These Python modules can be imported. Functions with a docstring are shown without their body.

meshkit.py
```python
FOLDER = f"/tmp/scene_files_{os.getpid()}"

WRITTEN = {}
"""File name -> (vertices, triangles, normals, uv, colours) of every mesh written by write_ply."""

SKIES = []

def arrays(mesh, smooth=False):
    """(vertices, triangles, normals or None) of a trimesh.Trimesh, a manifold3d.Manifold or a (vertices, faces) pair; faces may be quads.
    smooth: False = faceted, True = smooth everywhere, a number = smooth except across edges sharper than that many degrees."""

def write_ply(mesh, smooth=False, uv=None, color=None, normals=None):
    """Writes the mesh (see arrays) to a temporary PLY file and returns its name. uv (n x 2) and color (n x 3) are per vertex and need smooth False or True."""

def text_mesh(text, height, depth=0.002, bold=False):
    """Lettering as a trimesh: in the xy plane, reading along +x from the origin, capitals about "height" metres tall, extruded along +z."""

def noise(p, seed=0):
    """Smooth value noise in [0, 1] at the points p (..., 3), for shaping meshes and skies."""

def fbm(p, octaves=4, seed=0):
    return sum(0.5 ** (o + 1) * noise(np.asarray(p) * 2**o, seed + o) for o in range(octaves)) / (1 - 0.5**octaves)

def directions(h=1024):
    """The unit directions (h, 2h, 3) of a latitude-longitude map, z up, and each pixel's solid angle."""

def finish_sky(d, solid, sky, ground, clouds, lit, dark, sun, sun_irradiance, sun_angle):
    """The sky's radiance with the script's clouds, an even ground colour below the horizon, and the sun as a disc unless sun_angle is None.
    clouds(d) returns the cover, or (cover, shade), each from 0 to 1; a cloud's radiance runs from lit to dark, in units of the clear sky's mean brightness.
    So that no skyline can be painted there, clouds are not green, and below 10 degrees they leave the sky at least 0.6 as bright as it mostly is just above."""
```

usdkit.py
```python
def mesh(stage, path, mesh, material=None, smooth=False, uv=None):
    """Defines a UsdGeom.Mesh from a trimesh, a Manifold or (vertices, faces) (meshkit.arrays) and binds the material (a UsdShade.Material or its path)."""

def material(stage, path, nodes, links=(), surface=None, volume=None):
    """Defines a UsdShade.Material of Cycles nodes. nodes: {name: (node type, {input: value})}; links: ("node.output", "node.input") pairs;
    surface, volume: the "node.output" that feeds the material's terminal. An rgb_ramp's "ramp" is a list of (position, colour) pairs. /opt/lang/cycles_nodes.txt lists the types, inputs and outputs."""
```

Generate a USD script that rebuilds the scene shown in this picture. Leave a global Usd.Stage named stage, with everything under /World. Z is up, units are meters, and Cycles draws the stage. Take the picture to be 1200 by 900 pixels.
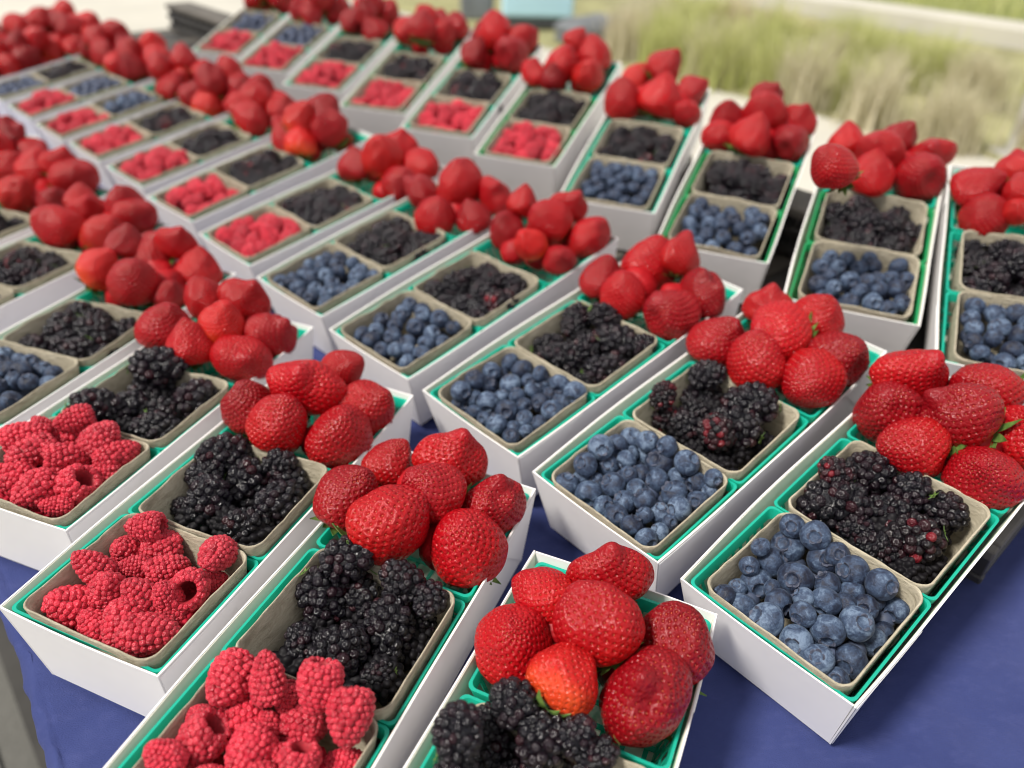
import math
import numpy as np
import trimesh
import usdkit
from meshkit import noise, fbm
from pxr import Gf, Sdf, Usd, UsdGeom, UsdLux, UsdShade, Vt

stage = Usd.Stage.CreateInMemory()
UsdGeom.SetStageUpAxis(stage, UsdGeom.Tokens.z)
UsdGeom.SetStageMetersPerUnit(stage, 1.0)
UsdGeom.Xform.Define(stage, '/World')
UsdGeom.Scope.Define(stage, '/World/Looks')
rng = np.random.default_rng(20)

# ------------------------------------------------------------------ camera
FPX, PITCH, ROLL, CAM_Z = 905.2, 0.594302, 0.028223, 0.463224      # focal length in pixels of a 1200 wide picture
FW = np.array([0, math.cos(PITCH), -math.sin(PITCH)])
UP0 = np.array([0, math.sin(PITCH), math.cos(PITCH)])
RT0 = np.array([1.0, 0, 0])
RT = math.cos(ROLL) * RT0 + math.sin(ROLL) * UP0
UP = -math.sin(ROLL) * RT0 + math.cos(ROLL) * UP0
EYE = np.array([0, 0, CAM_Z])
cam = UsdGeom.Camera.Define(stage, '/World/camera')
M = Gf.Matrix4d(1)
for r_, ax in enumerate((RT, UP, -FW)):
    M.SetRow(r_, Gf.Vec4d(*map(float, ax), 0))
M.SetRow(3, Gf.Vec4d(0, 0, CAM_Z, 1))
cam.AddTransformOp().Set(M)
cam.CreateHorizontalApertureAttr(36.0)
cam.CreateVerticalApertureAttr(27.0)
cam.CreateFocalLengthAttr(36.0 * FPX / 1200)
cam.CreateFStopAttr(3.9)
cam.CreateFocusDistanceAttr(0.49)
cam.CreateClippingRangeAttr(Gf.Vec2f(0.02, 500))
cam.CreateExposureAttr(1.6)

# ------------------------------------------------------------------ light: bright open shade under a pale sky
SUN_EL, SUN_AZ = math.radians(56), math.radians(-118)      # azimuth from +y towards +x
sun_dir = np.array([math.cos(SUN_EL) * math.sin(SUN_AZ), math.cos(SUN_EL) * math.cos(SUN_AZ), math.sin(SUN_EL)])
sky_mat = usdkit.material(stage, '/World/Looks/sky_look', {
    'tc': ('texture_coordinate', {}),
    'sky': ('sky_texture', {'sky_type': 'single_scattering', 'sun_disc': False, 'sun_elevation': SUN_EL, 'sun_rotation': math.atan2(sun_dir[0], sun_dir[1])}),
    'n': ('noise_texture', {'scale': 2.2, 'detail': 5, 'roughness': 0.6}),
    'r': ('rgb_ramp', {'ramp': [(0.30, (0.55, 0.55, 0.55)), (0.62, (0.95, 0.95, 0.95))]}),
    'm': ('mix_color', {'b': (4.6, 4.4, 4.15), 'use_clamp': False, 'use_clamp_result': False}),
    'bg': ('background_shader', {'strength': 0.055}),
}, [('tc.generated', 'n.vector'), ('n.fac', 'r.fac'), ('r.color', 'm.fac'), ('sky.color', 'm.a'), ('m.result', 'bg.color')], surface='bg.background')
dome = UsdLux.DomeLight.Define(stage, '/World/sky')
dome.GetPrim().SetCustomDataByKey('kind', 'structure')
UsdShade.MaterialBindingAPI.Apply(dome.GetPrim()).Bind(sky_mat)
sun = UsdLux.DistantLight.Define(stage, '/World/sun')
sun.CreateNormalizeAttr(True)
sun.CreateIntensityAttr(0.40)
sun.CreateAngleAttr(12)
sun.CreateColorAttr(Gf.Vec3f(1.0, 0.95, 0.87))
q = Gf.Rotation(Gf.Vec3d(0, 0, 1), Gf.Vec3d(*map(float, sun_dir)))
sun.AddTransformOp().Set(Gf.Matrix4d().SetRotate(q))

# ------------------------------------------------------------------ helpers
COUNT = {}


def numbered(name, parent='/World'):
    k = (parent, name)
    n = COUNT.get(k, -1) + 1
    COUNT[k] = n
    return f'{parent}/{name}' if n == 0 else f'{parent}/{name}_{n:03d}'


def tag(prim, label=None, cat=None, group=None, kind=None):
    prim = prim.GetPrim() if hasattr(prim, 'GetPrim') else prim
    for k, v in (('label', label), ('category', cat), ('group', group), ('kind', kind)):
        if v:
            prim.SetCustomDataByKey(k, v)
    return prim


def gfm(R, t, s=(1, 1, 1)):
    """R: columns are the images of x, y, z"""
    m = Gf.Matrix4d(1)
    for i in range(3):
        m.SetRow(i, Gf.Vec4d(*[float(x) for x in R[:, i] * s[i]], 0))
    m.SetRow(3, Gf.Vec4d(*[float(x) for x in t], 1))
    return m


def xform(name, label, cat, mat=None, group=None):
    x = UsdGeom.Xform.Define(stage, numbered(name))
    if mat is not None:
        x.AddTransformOp().Set(mat)
    tag(x, label, cat, group)
    return str(x.GetPath())


def part(name, mesh, look, parent='/World', smooth=False, kind=None, tone=None):
    m = usdkit.mesh(stage, numbered(name, parent), mesh, '/World/Looks/' + look, smooth=smooth)
    if kind:
        tag(m, kind=kind)
    if tone is not None:
        UsdGeom.PrimvarsAPI(m).CreatePrimvar('tone', Sdf.ValueTypeNames.FloatArray, 'vertex').Set(Vt.FloatArray.FromNumpy(np.asarray(tone, np.float32)))
    return m


def tones(ms, seed):
    """one random number per piece, repeated over its vertices"""
    r = np.random.default_rng(seed)
    return np.concatenate([np.full(len(v), r.random()) for v, _ in ms])


PROTO = stage.CreateClassPrim('/World/Library')


def proto(name):
    UsdGeom.Xform.Define(stage, f'/World/Library/{name}')
    return f'/World/Library/{name}'


def inst(name, src, mat, label, cat, group=None):
    x = UsdGeom.Xform.Define(stage, numbered(name))
    x.AddTransformOp().Set(mat)
    p = x.GetPrim()
    p.GetReferences().AddInternalReference(src)
    p.SetInstanceable(True)
    tag(p, label, cat, group)
    return p


def cat_mesh(ms):
    vs, fs, o = [], [], 0
    for v, f in ms:
        vs.append(v), fs.append(np.asarray(f) + o)
        o += len(v)
    return np.vstack(vs), np.vstack(fs)


def box(c, s):
    b = trimesh.creation.box(extents=s)
    return np.array(b.vertices) + c, np.array(b.faces)


def bevel_box(c, s, r=0.002):
    """box with chamfered edges"""
    s = np.asarray(s, float) / 2
    pts = [np.array([x, y, z]) * s - np.array([x, y, z]) * np.array([0 if i == a else r for i in range(3)])
           for x in (-1, 1) for y in (-1, 1) for z in (-1, 1) for a in range(3)]
    h = trimesh.convex.convex_hull(np.array(pts))
    return np.array(h.vertices) + c, np.array(h.faces)


def grid_faces(n, m, wrap_u=False):
    """faces of an n x m vertex grid (row major)"""
    f = []
    for i in range(n - 1):
        for j in range(m if wrap_u else m - 1):
            a, b = i * m + j, i * m + (j + 1) % m
            f += [(a, b, b + m), (a, b + m, a + m)]
    return np.array(f)


def slab(P, N, t):
    """closed thin plate: outer grid P (n,m,3), moved by N*t for the inner side"""
    n, m, _ = P.shape
    A, B = P.reshape(-1, 3), (P + N * t).reshape(-1, 3)
    f = grid_faces(n, m)
    k = n * m
    ring = [(0, j) for j in range(m)] + [(i, m - 1) for i in range(1, n)] + [(n - 1, j) for j in range(m - 2, -1, -1)] + [(i, 0) for i in range(n - 2, 0, -1)]
    ring = [i * m + j for i, j in ring]
    side = []
    for a, b in zip(ring, ring[1:] + ring[:1]):
        side += [(a, a + k, b), (b, a + k, b + k)]
    F = np.vstack([f, f[:, ::-1] + k, side])
    tm = trimesh.Trimesh(np.vstack([A, B]), F, process=False)
    tm.fix_normals()
    return np.array(tm.vertices), np.array(tm.faces)


# ------------------------------------------------------------------ materials
def mat(name, nodes, links, surface='p.BSDF', volume=None):
    return usdkit.material(stage, '/World/Looks/' + name, nodes, links, surface=surface, volume=volume)


def simple(name, color, rough=0.5, spec=0.5, bump=None, var=None, **kw):
    """principled with noise in colour and fine relief"""
    nodes = {'p': ('principled_bsdf', {'roughness': rough, 'specular_ior_level': spec, **kw}),
             'tc': ('texture_coordinate', {})}
    links = []
    sc, amt = var or (20, 0.12)
    c = np.array(color)
    nodes['n'] = ('noise_texture', {'scale': sc, 'detail': 5, 'roughness': 0.6})
    nodes['r'] = ('rgb_ramp', {'ramp': [(0.3, tuple(c * (1 - amt))), (0.7, tuple(np.minimum(c * (1 + amt), 0.95)))]})
    links += [('tc.object', 'n.vector'), ('n.fac', 'r.fac'), ('r.color', 'p.base_color')]
    if bump:
        bs, bd = bump
        nodes['bn'] = ('noise_texture', {'scale': bs, 'detail': 4, 'roughness': 0.6})
        nodes['b'] = ('bump', {'distance': bd, 'strength': 1.0})
        links += [('tc.object', 'bn.vector'), ('bn.fac', 'b.height'), ('b.normal', 'p.normal')]
    return mat(name, nodes, links)


def strawberry_look(name, stops, rough=0.17):
    mat(name, {
        'p': ('principled_bsdf', {'roughness': rough, 'specular_ior_level': 0.34, 'subsurface_weight': 0.07, 'subsurface_scale': 0.002, 'subsurface_radius': (1, 0.12, 0.08)}),
        'tc': ('texture_coordinate', {}), 'sep': ('separate_xyz', {}), 'oi': ('object_info', {}),
        'n': ('noise_texture', {'scale': 1.1, 'detail': 4}),
        'a': ('math', {'math_type': 'multiply_add', 'value2': 0.34, 'value3': 0.28}),
        'b': ('math', {'math_type': 'multiply_add', 'value2': 0.46}),
        'r': ('rgb_ramp', {'ramp': stops}),
        'hs': ('hsv', {'saturation': 1.0, 'hue': 0.5}),
        'v': ('map_range', {'to_min': 0.78, 'to_max': 1.14}),
        'bn': ('noise_texture', {'scale': 14, 'detail': 3}), 'bp': ('bump', {'distance': 0.01, 'strength': 0.3}),
    }, [('tc.object', 'sep.vector'), ('tc.object', 'n.vector'), ('sep.z', 'a.value1'), ('n.fac', 'b.value1'), ('a.value', 'b.value3'), ('b.value', 'r.fac'),
        ('r.color', 'hs.color'), ('oi.random', 'v.value'), ('v.result', 'hs.value'), ('hs.color', 'p.base_color'),
        ('tc.object', 'bn.vector'), ('bn.fac', 'bp.height'), ('bp.normal', 'p.normal')])


strawberry_look('strawberry_red', [(0.0, (0.52, 0.075, 0.018)), (0.18, (0.40, 0.006, 0.006)), (0.6, (0.36, 0.0035, 0.007)), (1.0, (0.29, 0.003, 0.008))])
strawberry_look('strawberry_dark', [(0.0, (0.40, 0.02, 0.010)), (0.25, (0.31, 0.004, 0.007)), (1.0, (0.21, 0.002, 0.007))])
strawberry_look('strawberry_orange', [(0.0, (0.62, 0.20, 0.04)), (0.22, (0.58, 0.05, 0.012)), (0.48, (0.44, 0.009, 0.007)), (1.0, (0.38, 0.005, 0.008))])
simple('strawberry_seed', (0.36, 0.075, 0.028), 0.3, var=(3, 0.4))
mat('sepal_green', {
    'd': ('principled_bsdf', {'roughness': 0.5}), 't': ('translucent_bsdf', {'color': (0.16, 0.30, 0.04)}), 'mx': ('mix_closure', {'fac': 0.25}),
    'tc': ('texture_coordinate', {}), 'n': ('noise_texture', {'scale': 4, 'detail': 3}),
    'r': ('rgb_ramp', {'ramp': [(0.3, (0.07, 0.16, 0.03)), (0.7, (0.20, 0.31, 0.07))]}),
}, [('tc.object', 'n.vector'), ('n.fac', 'r.fac'), ('r.color', 'd.base_color'), ('d.BSDF', 'mx.closure1'), ('t.BSDF', 'mx.closure2')], surface='mx.closure')


def drupelet_look(name, ramp, rough, sub=0.0, sheen=0.0, spec=0.5, tint=(1, 1, 1)):
    mat(name, {
        'p': ('principled_bsdf', {'roughness': rough, 'specular_ior_level': spec, 'subsurface_weight': sub, 'subsurface_scale': 0.003, 'subsurface_radius': (1, 0.2, 0.2), 'sheen_weight': sheen, 'sheen_roughness': 0.35, 'sheen_tint': tint}),
        'g': ('attribute', {'attribute': 'tone'}), 'oi': ('object_info', {}),
        'a': ('math', {'math_type': 'add'}), 'f': ('math', {'math_type': 'fraction'}),
        'r': ('rgb_ramp', {'ramp': ramp}), 'hs': ('hsv', {}), 'v': ('map_range', {'to_min': 0.82, 'to_max': 1.12}),
        'tc': ('texture_coordinate', {}), 'bn': ('noise_texture', {'scale': 9, 'detail': 3}), 'bp': ('bump', {'distance': 0.02, 'strength': 0.35}),
    }, [('g.fac', 'a.value1'), ('oi.random', 'a.value2'), ('g.fac', 'r.fac'), ('a.value', 'f.value1'), ('r.color', 'hs.color'), ('oi.random', 'v.value'), ('v.result', 'hs.value'), ('hs.color', 'p.base_color'),
        ('tc.object', 'bn.vector'), ('bn.fac', 'bp.height'), ('bp.normal', 'p.normal')])


drupelet_look('blackberry_skin', [(0.0, (0.004, 0.0035, 0.006)), (0.6, (0.006, 0.0045, 0.008)), (0.9, (0.012, 0.005, 0.009)), (1.0, (0.030, 0.006, 0.010))], 0.2, spec=0.5)
drupelet_look('blackberry_reddish', [(0.0, (0.004, 0.003, 0.005)), (0.55, (0.007, 0.003, 0.005)), (0.8, (0.03, 0.004, 0.008)), (1.0, (0.17, 0.009, 0.016))], 0.2, spec=0.5)
drupelet_look('raspberry_skin', [(0.0, (0.42, 0.009, 0.026)), (0.5, (0.56, 0.014, 0.038)), (1.0, (0.70, 0.034, 0.062))], 0.36, sub=0.14, sheen=0.14, tint=(1, 0.75, 0.75))
simple('raspberry_hollow', (0.34, 0.018, 0.03), 0.6, var=(8, 0.3))
mat('blueberry_skin', {
    'p': ('principled_bsdf', {'specular_ior_level': 0.4, 'sheen_weight': 0.05, 'sheen_tint': (0.75, 0.85, 1)}),
    'tc': ('texture_coordinate', {}), 'oi': ('object_info', {}), 'mp': ('mapping', {}), 'cx': ('combine_xyz', {}),
    'mu': ('math', {'math_type': 'multiply', 'value2': 37.0}),
    'n': ('noise_texture', {'scale': 1.5, 'detail': 5, 'roughness': 0.62, 'distortion': 0.6}),
    'n2': ('noise_texture', {'scale': 7, 'detail': 5, 'roughness': 0.7}),
    'ad': ('math', {'math_type': 'multiply_add', 'value2': 0.35}),
    'od': ('math', {'math_type': 'multiply_add', 'value2': 0.22}),
    'r': ('rgb_ramp', {'ramp': [(0.54, (0.006, 0.007, 0.018)), (0.68, (0.014, 0.022, 0.048)), (0.84, (0.042, 0.068, 0.125)), (1.0, (0.135, 0.19, 0.28))]}),
    'rr': ('rgb_ramp', {'ramp': [(0.50, (0.32,) * 3), (0.75, (0.58,) * 3)]}),
    'bp': ('bump', {'distance': 0.03, 'strength': 0.25}),
}, [('oi.random', 'mu.value1'), ('mu.value', 'cx.x'), ('mu.value', 'cx.z'), ('cx.vector', 'mp.location'), ('tc.object', 'mp.vector'), ('mp.vector', 'n.vector'), ('mp.vector', 'n2.vector'),
    ('n2.fac', 'ad.value1'), ('n.fac', 'ad.value3'), ('oi.random', 'od.value1'), ('ad.value', 'od.value3'), ('od.value', 'r.fac'), ('od.value', 'rr.fac'), ('r.color', 'p.base_color'), ('rr.color', 'p.roughness'),
    ('n2.fac', 'bp.height'), ('bp.normal', 'p.normal')])
simple('blueberry_crown', (0.055, 0.062, 0.095), 0.7, var=(6, 0.5))

mat('pulp', {
    'p': ('principled_bsdf', {'roughness': 0.9, 'specular_ior_level': 0.15, 'diffuse_roughness': 0.6}),
    'tc': ('texture_coordinate', {}), 'mp': ('mapping', {'scale': (1, 1, 3.2)}), 'oi': ('object_info', {}),
    'n': ('noise_texture', {'scale': 70, 'detail': 6, 'roughness': 0.65, 'distortion': 0.8}), 'n2': ('noise_texture', {'scale': 420, 'detail': 4, 'roughness': 0.7}),
    'r': ('rgb_ramp', {'ramp': [(0.28, (0.31, 0.275, 0.20)), (0.5, (0.435, 0.39, 0.295)), (0.72, (0.54, 0.49, 0.385))]}),
    'ad': ('math', {'math_type': 'multiply_add', 'value2': 0.5}),
    'b': ('bump', {'distance': 0.0024, 'strength': 1.0}),
    'v': ('map_range', {'to_min': 0.9, 'to_max': 1.06}), 'hs': ('hsv', {}),
}, [('tc.object', 'mp.vector'), ('mp.vector', 'n.vector'), ('mp.vector', 'n2.vector'), ('n.fac', 'r.fac'), ('r.color', 'hs.color'), ('oi.random', 'v.value'), ('v.result', 'hs.value'), ('hs.color', 'p.base_color'),
    ('n2.fac', 'ad.value1'), ('n.fac', 'ad.value3'), ('ad.value', 'b.height'), ('b.normal', 'p.normal')])
simple('paperboard_white', (0.82, 0.805, 0.80), 0.55, 0.35, bump=(60, 0.0002), var=(9, 0.018))
simple('paperboard_cream', (0.78, 0.765, 0.66), 0.7, 0.2, bump=(80, 0.0005), var=(20, 0.04))


def plastic(name, col, tr):
    mat(name, {'p': ('principled_bsdf', {'base_color': col, 'roughness': 0.28, 'specular_ior_level': 0.55}), 't': ('translucent_bsdf', {'color': tr}), 'm': ('mix_closure', {'fac': 0.42}),
               'tc': ('texture_coordinate', {}), 'n': ('noise_texture', {'scale': 120, 'detail': 3}), 'b': ('bump', {'distance': 0.0006, 'strength': 0.5})},
        [('tc.object', 'n.vector'), ('n.fac', 'b.height'), ('b.normal', 'p.normal'), ('p.BSDF', 'm.closure1'), ('t.BSDF', 'm.closure2')], surface='m.closure')


plastic('teal_plastic', (0.020, 0.53, 0.40), (0.05, 0.88, 0.69))
plastic('green_plastic', (0.030, 0.40, 0.16), (0.10, 0.72, 0.30))
simple('crate_black', (0.030, 0.028, 0.026), 0.5, 0.5, bump=(150, 0.0008), var=(9, 0.45))
simple('crate_grey_brown', (0.105, 0.095, 0.082), 0.65, 0.3, bump=(150, 0.0008), var=(9, 0.3))  # grey-brown plastic, paler than the rest of the crates
mat('blue_cloth', {
    'p': ('principled_bsdf', {'roughness': 0.85, 'specular_ior_level': 0.2, 'sheen_weight': 0.1, 'sheen_tint': (0.6, 0.6, 1)}),
    'tc': ('texture_coordinate', {}),
    'n': ('noise_texture', {'scale': 9, 'detail': 6, 'roughness': 0.65}), 'w': ('noise_texture', {'scale': 700, 'detail': 5, 'roughness': 0.7}),
    'mp': ('mapping', {'scale': (1, 2, 1), 'rotation': (0, 0, 0.5)}), 'sc': ('noise_texture', {'scale': 55, 'detail': 5, 'roughness': 0.7}),
    'r': ('rgb_ramp', {'ramp': [(0.3, (0.026, 0.038, 0.142)), (0.7, (0.044, 0.060, 0.188))]}),
    'r2': ('rgb_ramp', {'ramp': [(0.5, (0, 0, 0)), (0.75, (0.22, 0.22, 0.22))]}),
    'mx': ('mix_color', {'b': (0.095, 0.108, 0.28)}),
    'b': ('bump', {'distance': 0.0012, 'strength': 0.8}),
}, [('tc.object', 'n.vector'), ('mp.vector', 'w.vector'), ('tc.object', 'mp.vector'), ('mp.vector', 'sc.vector'), ('n.fac', 'r.fac'), ('r.color', 'mx.a'), ('sc.fac', 'r2.fac'), ('r2.color', 'mx.fac'), ('mx.result', 'p.base_color'),
    ('w.fac', 'b.height'), ('b.normal', 'p.normal')])
simple('cloth_thread', (0.15, 0.14, 0.40), 0.9, 0.2, var=(50, 0.3))
simple('table_wood', (0.24, 0.20, 0.16), 0.7, var=(6, 0.2))
simple('concrete', (0.12, 0.118, 0.108), 0.9, 0.2, bump=(40, 0.004), var=(1.3, 0.22))
simple('pale_concrete', (0.50, 0.48, 0.42), 0.9, 0.2, bump=(40, 0.004), var=(0.9, 0.1))
simple('joint_pale', (0.20, 0.195, 0.18), 0.9, var=(6, 0.15))
simple('joint_and_shade_dark', (0.06, 0.058, 0.055), 0.95, 0.1, var=(6, 0.3))  # dark joints, and the shade painted on the floor by the table
simple('mulch', (0.30, 0.29, 0.15), 0.95, 0.1, bump=(20, 0.03), var=(3, 0.4))
simple('lawn_soil', (0.20, 0.24, 0.09), 0.95, 0.1, bump=(20, 0.03), var=(1.2, 0.35))


def blade_look(name, a, b):
    mat(name, {'d': ('diffuse_bsdf', {}), 't': ('translucent_bsdf', {}), 'm': ('mix_closure', {'fac': 0.4}), 'g': ('attribute', {'attribute': 'tone'}), 'r': ('rgb_ramp', {'ramp': [(0.0, a), (1.0, b)]})},
        [('g.fac', 'r.fac'), ('r.color', 'd.color'), ('r.color', 't.color'), ('d.BSDF', 'm.closure1'), ('t.BSDF', 'm.closure2')], surface='m.closure')


blade_look('blade_green', (0.44, 0.48, 0.16), (0.64, 0.63, 0.33))
blade_look('blade_olive', (0.50, 0.47, 0.30), (0.72, 0.66, 0.50))
blade_look('blade_dry', (0.58, 0.48, 0.35), (0.75, 0.64, 0.52))
simple('pale_blue_plastic', (0.42, 0.66, 0.76), 0.4, var=(3, 0.05))
simple('dark_plastic', (0.05, 0.055, 0.06), 0.5, var=(3, 0.2))
simple('white_plastic', (0.78, 0.77, 0.74), 0.45, var=(3, 0.04))
simple('pole_metal', (0.50, 0.49, 0.46), 0.4, metallic=0.3, var=(3, 0.08))
simple('terracotta', (0.55, 0.24, 0.12), 0.8, var=(5, 0.15))
simple('grey_stone', (0.14, 0.15, 0.16), 0.9, var=(5, 0.3))
simple('dark_ink', (0.035, 0.05, 0.03), 0.8, var=(5, 0.3))

# ------------------------------------------------------------------ the setting: ground, table, cloth
GZ = -0.75


def sheet(name, pts, z, look, n=1):
    v = np.array([[x, y, z] for x, y in pts])
    f = np.array([(0, i, i + 1) for i in range(1, len(v) - 1)])
    return part(name, (v, f), look)


E_N = np.array([0.75, 0.661])      # away from the stall, across the planting bed
E_T = np.array([-0.661, 0.75])


def band(n0, n1, t0=-40, t1=40):
    return [tuple(E_N * n + E_T * t) for n, t in ((n0, t0), (n1, t0), (n1, t1), (n0, t1))]


tag(sheet('pavement', [(-80, -80), (80, -80), (80, 80), (-80, 80)], GZ - 0.012, 'concrete'), kind='structure')
tag(sheet('walkway', band(0.95, 4.5), GZ - 0.008, 'pale_concrete'), kind='structure')
tag(sheet('planting_bed', band(4.5, 7.8), GZ - 0.004, 'mulch'), kind='structure')
tag(sheet('lawn_ground', band(8.2, 60), GZ - 0.004, 'lawn_soil'), kind='structure')
kc = E_N * 8.0
kv, kf = bevel_box((0, 0, 0), (60, 0.36, 0.19), 0.02)
ang = math.atan2(E_T[1], E_T[0])
Rk = np.array([[math.cos(ang), -math.sin(ang), 0], [math.sin(ang), math.cos(ang), 0], [0, 0, 1]])
tag(part('kerb', (kv @ Rk.T + [kc[0], kc[1], GZ + 0.07], kf), 'pale_concrete'), kind='structure')
# paving joints near the table, plus a dark strip painted as its shade
tag(sheet('paving_joint', band(-0.172, -0.160, -1, 4), GZ - 0.004, 'joint_pale'), kind='structure')
tag(sheet('gutter_strip', band(-0.112, 0.35, -1, 4), GZ - 0.005, 'joint_and_shade_dark'), kind='structure')  # shade below the cloth edge, laid on the floor as a dark sheet
tag(sheet('paving_joint', band(-0.33, -0.322, -1, 4), GZ - 0.004, 'joint_and_shade_dark'), kind='structure')

S_AX, D_AX = np.array([-0.700, 0.714]), np.array([0.714, 0.700])


def sd(s, d, z):
    return np.array([*(S_AX * s + D_AX * d), z])


def edge_d(s):
    return np.interp(s, [-2, 0.1, 0.37, 0.47, 0.57, 0.75, 4], [-0.03, -0.03, -0.0195, -0.0085, -0.001, -0.035, -0.05])


tbl = xform('market_table', 'long wooden trestle table hidden under the blue cloth', 'table')
a_ = math.atan2(S_AX[1], S_AX[0])
Rt = np.array([[math.cos(a_), math.sin(a_), 0], [math.sin(a_), -math.cos(a_), 0], [0, 0, 1]])


def in_sd(mesh):
    v, f = mesh
    w = np.outer(v[:, 0], [*S_AX, 0]) + np.outer(v[:, 1], [*D_AX, 0]) + np.outer(v[:, 2], [0, 0, 1])
    return w, np.asarray(f)[:, ::-1]


part('tabletop', in_sd(bevel_box((0.75, 0.50, -0.027), (3.7, 0.96, 0.03))), 'table_wood', tbl)
for s, d in ((-1.0, 0.08), (-1.0, 0.9), (2.5, 0.08), (2.5, 0.9)):
    part('leg', in_sd(bevel_box((s, d, -0.396), (0.05, 0.05, 0.706))), 'table_wood', tbl)

# cloth: flat on the table, rolled over the front edge, hanging in soft folds
ss = np.concatenate([np.linspace(-1.12, -0.1, 60), np.linspace(-0.08, 1.1, 240), np.linspace(1.12, 2.62, 60)])
ds = np.concatenate([np.linspace(1.0, 0.3, 50), np.linspace(0.29, 0.02, 60)])
rows = []
for d in ds:
    rows.append(np.stack([sd(s, max(d, edge_d(s) + 0.012), 0) for s in ss]))
R_ = 0.014
for th in np.linspace(0, 1.45, 9):
    rows.append(np.stack([sd(s, edge_d(s) + R_ * (1 - math.sin(th)) - 0.002, -R_ * (1 - math.cos(th))) for s in ss]))
for h in np.linspace(0.004, 0.05, 14):
    rows.append(np.stack([sd(s, edge_d(s) - 0.002 + 0.25 * h + 0.10 * h * math.sin(38 * s + 1.2) * (0.6 + 0.4 * math.sin(11 * s)) + 0.02 * h * math.sin(90 * s), -R_ - h) for s in ss]))
P = np.array(rows)
flat = P[..., 2] > -0.001
q3 = P.reshape(-1, 3)
wr = (fbm(q3 * [9, 9, 9] + 3, 4, 5) - 0.5) * 0.014 + (np.abs(fbm(q3 * [26, 26, 26] + 7, 3, 9) - 0.5)) * -0.008
wr = wr.reshape(P.shape[:2])
fine = (fbm(q3 * 60, 3, 2).reshape(P.shape[:2]) - 0.5)
P[..., 2] += np.where(flat, np.clip(wr - 0.0035, -0.011, -0.0006), wr * 0.5 - 0.0025)
P[..., 0] += np.where(flat, 0, fine * 0.006)
P[..., 1] += np.where(flat, 0, fine * 0.006)
cl = part('tablecloth', slab(P, np.array([0, 0, -1.0]) * 0 + np.array([0.35, 0.35, -1.0]), 0.0008), 'blue_cloth', smooth=50)
tag(cl, 'navy blue cloth spread over the stall table and falling over its front edge', 'tablecloth')
# ------------------------------------------------------------------ black crates under the back of the middle row and under the back row
PA, QA = np.array([-0.683, 0.730]), np.array([0.730, 0.683])


def in_pq(mesh):
    v, f = mesh
    return np.outer(v[:, 0], [*PA, 0]) + np.outer(v[:, 1], [*QA, 0]) + np.outer(v[:, 2], [0, 0, 1]), np.asarray(f)[:, ::-1]


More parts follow.
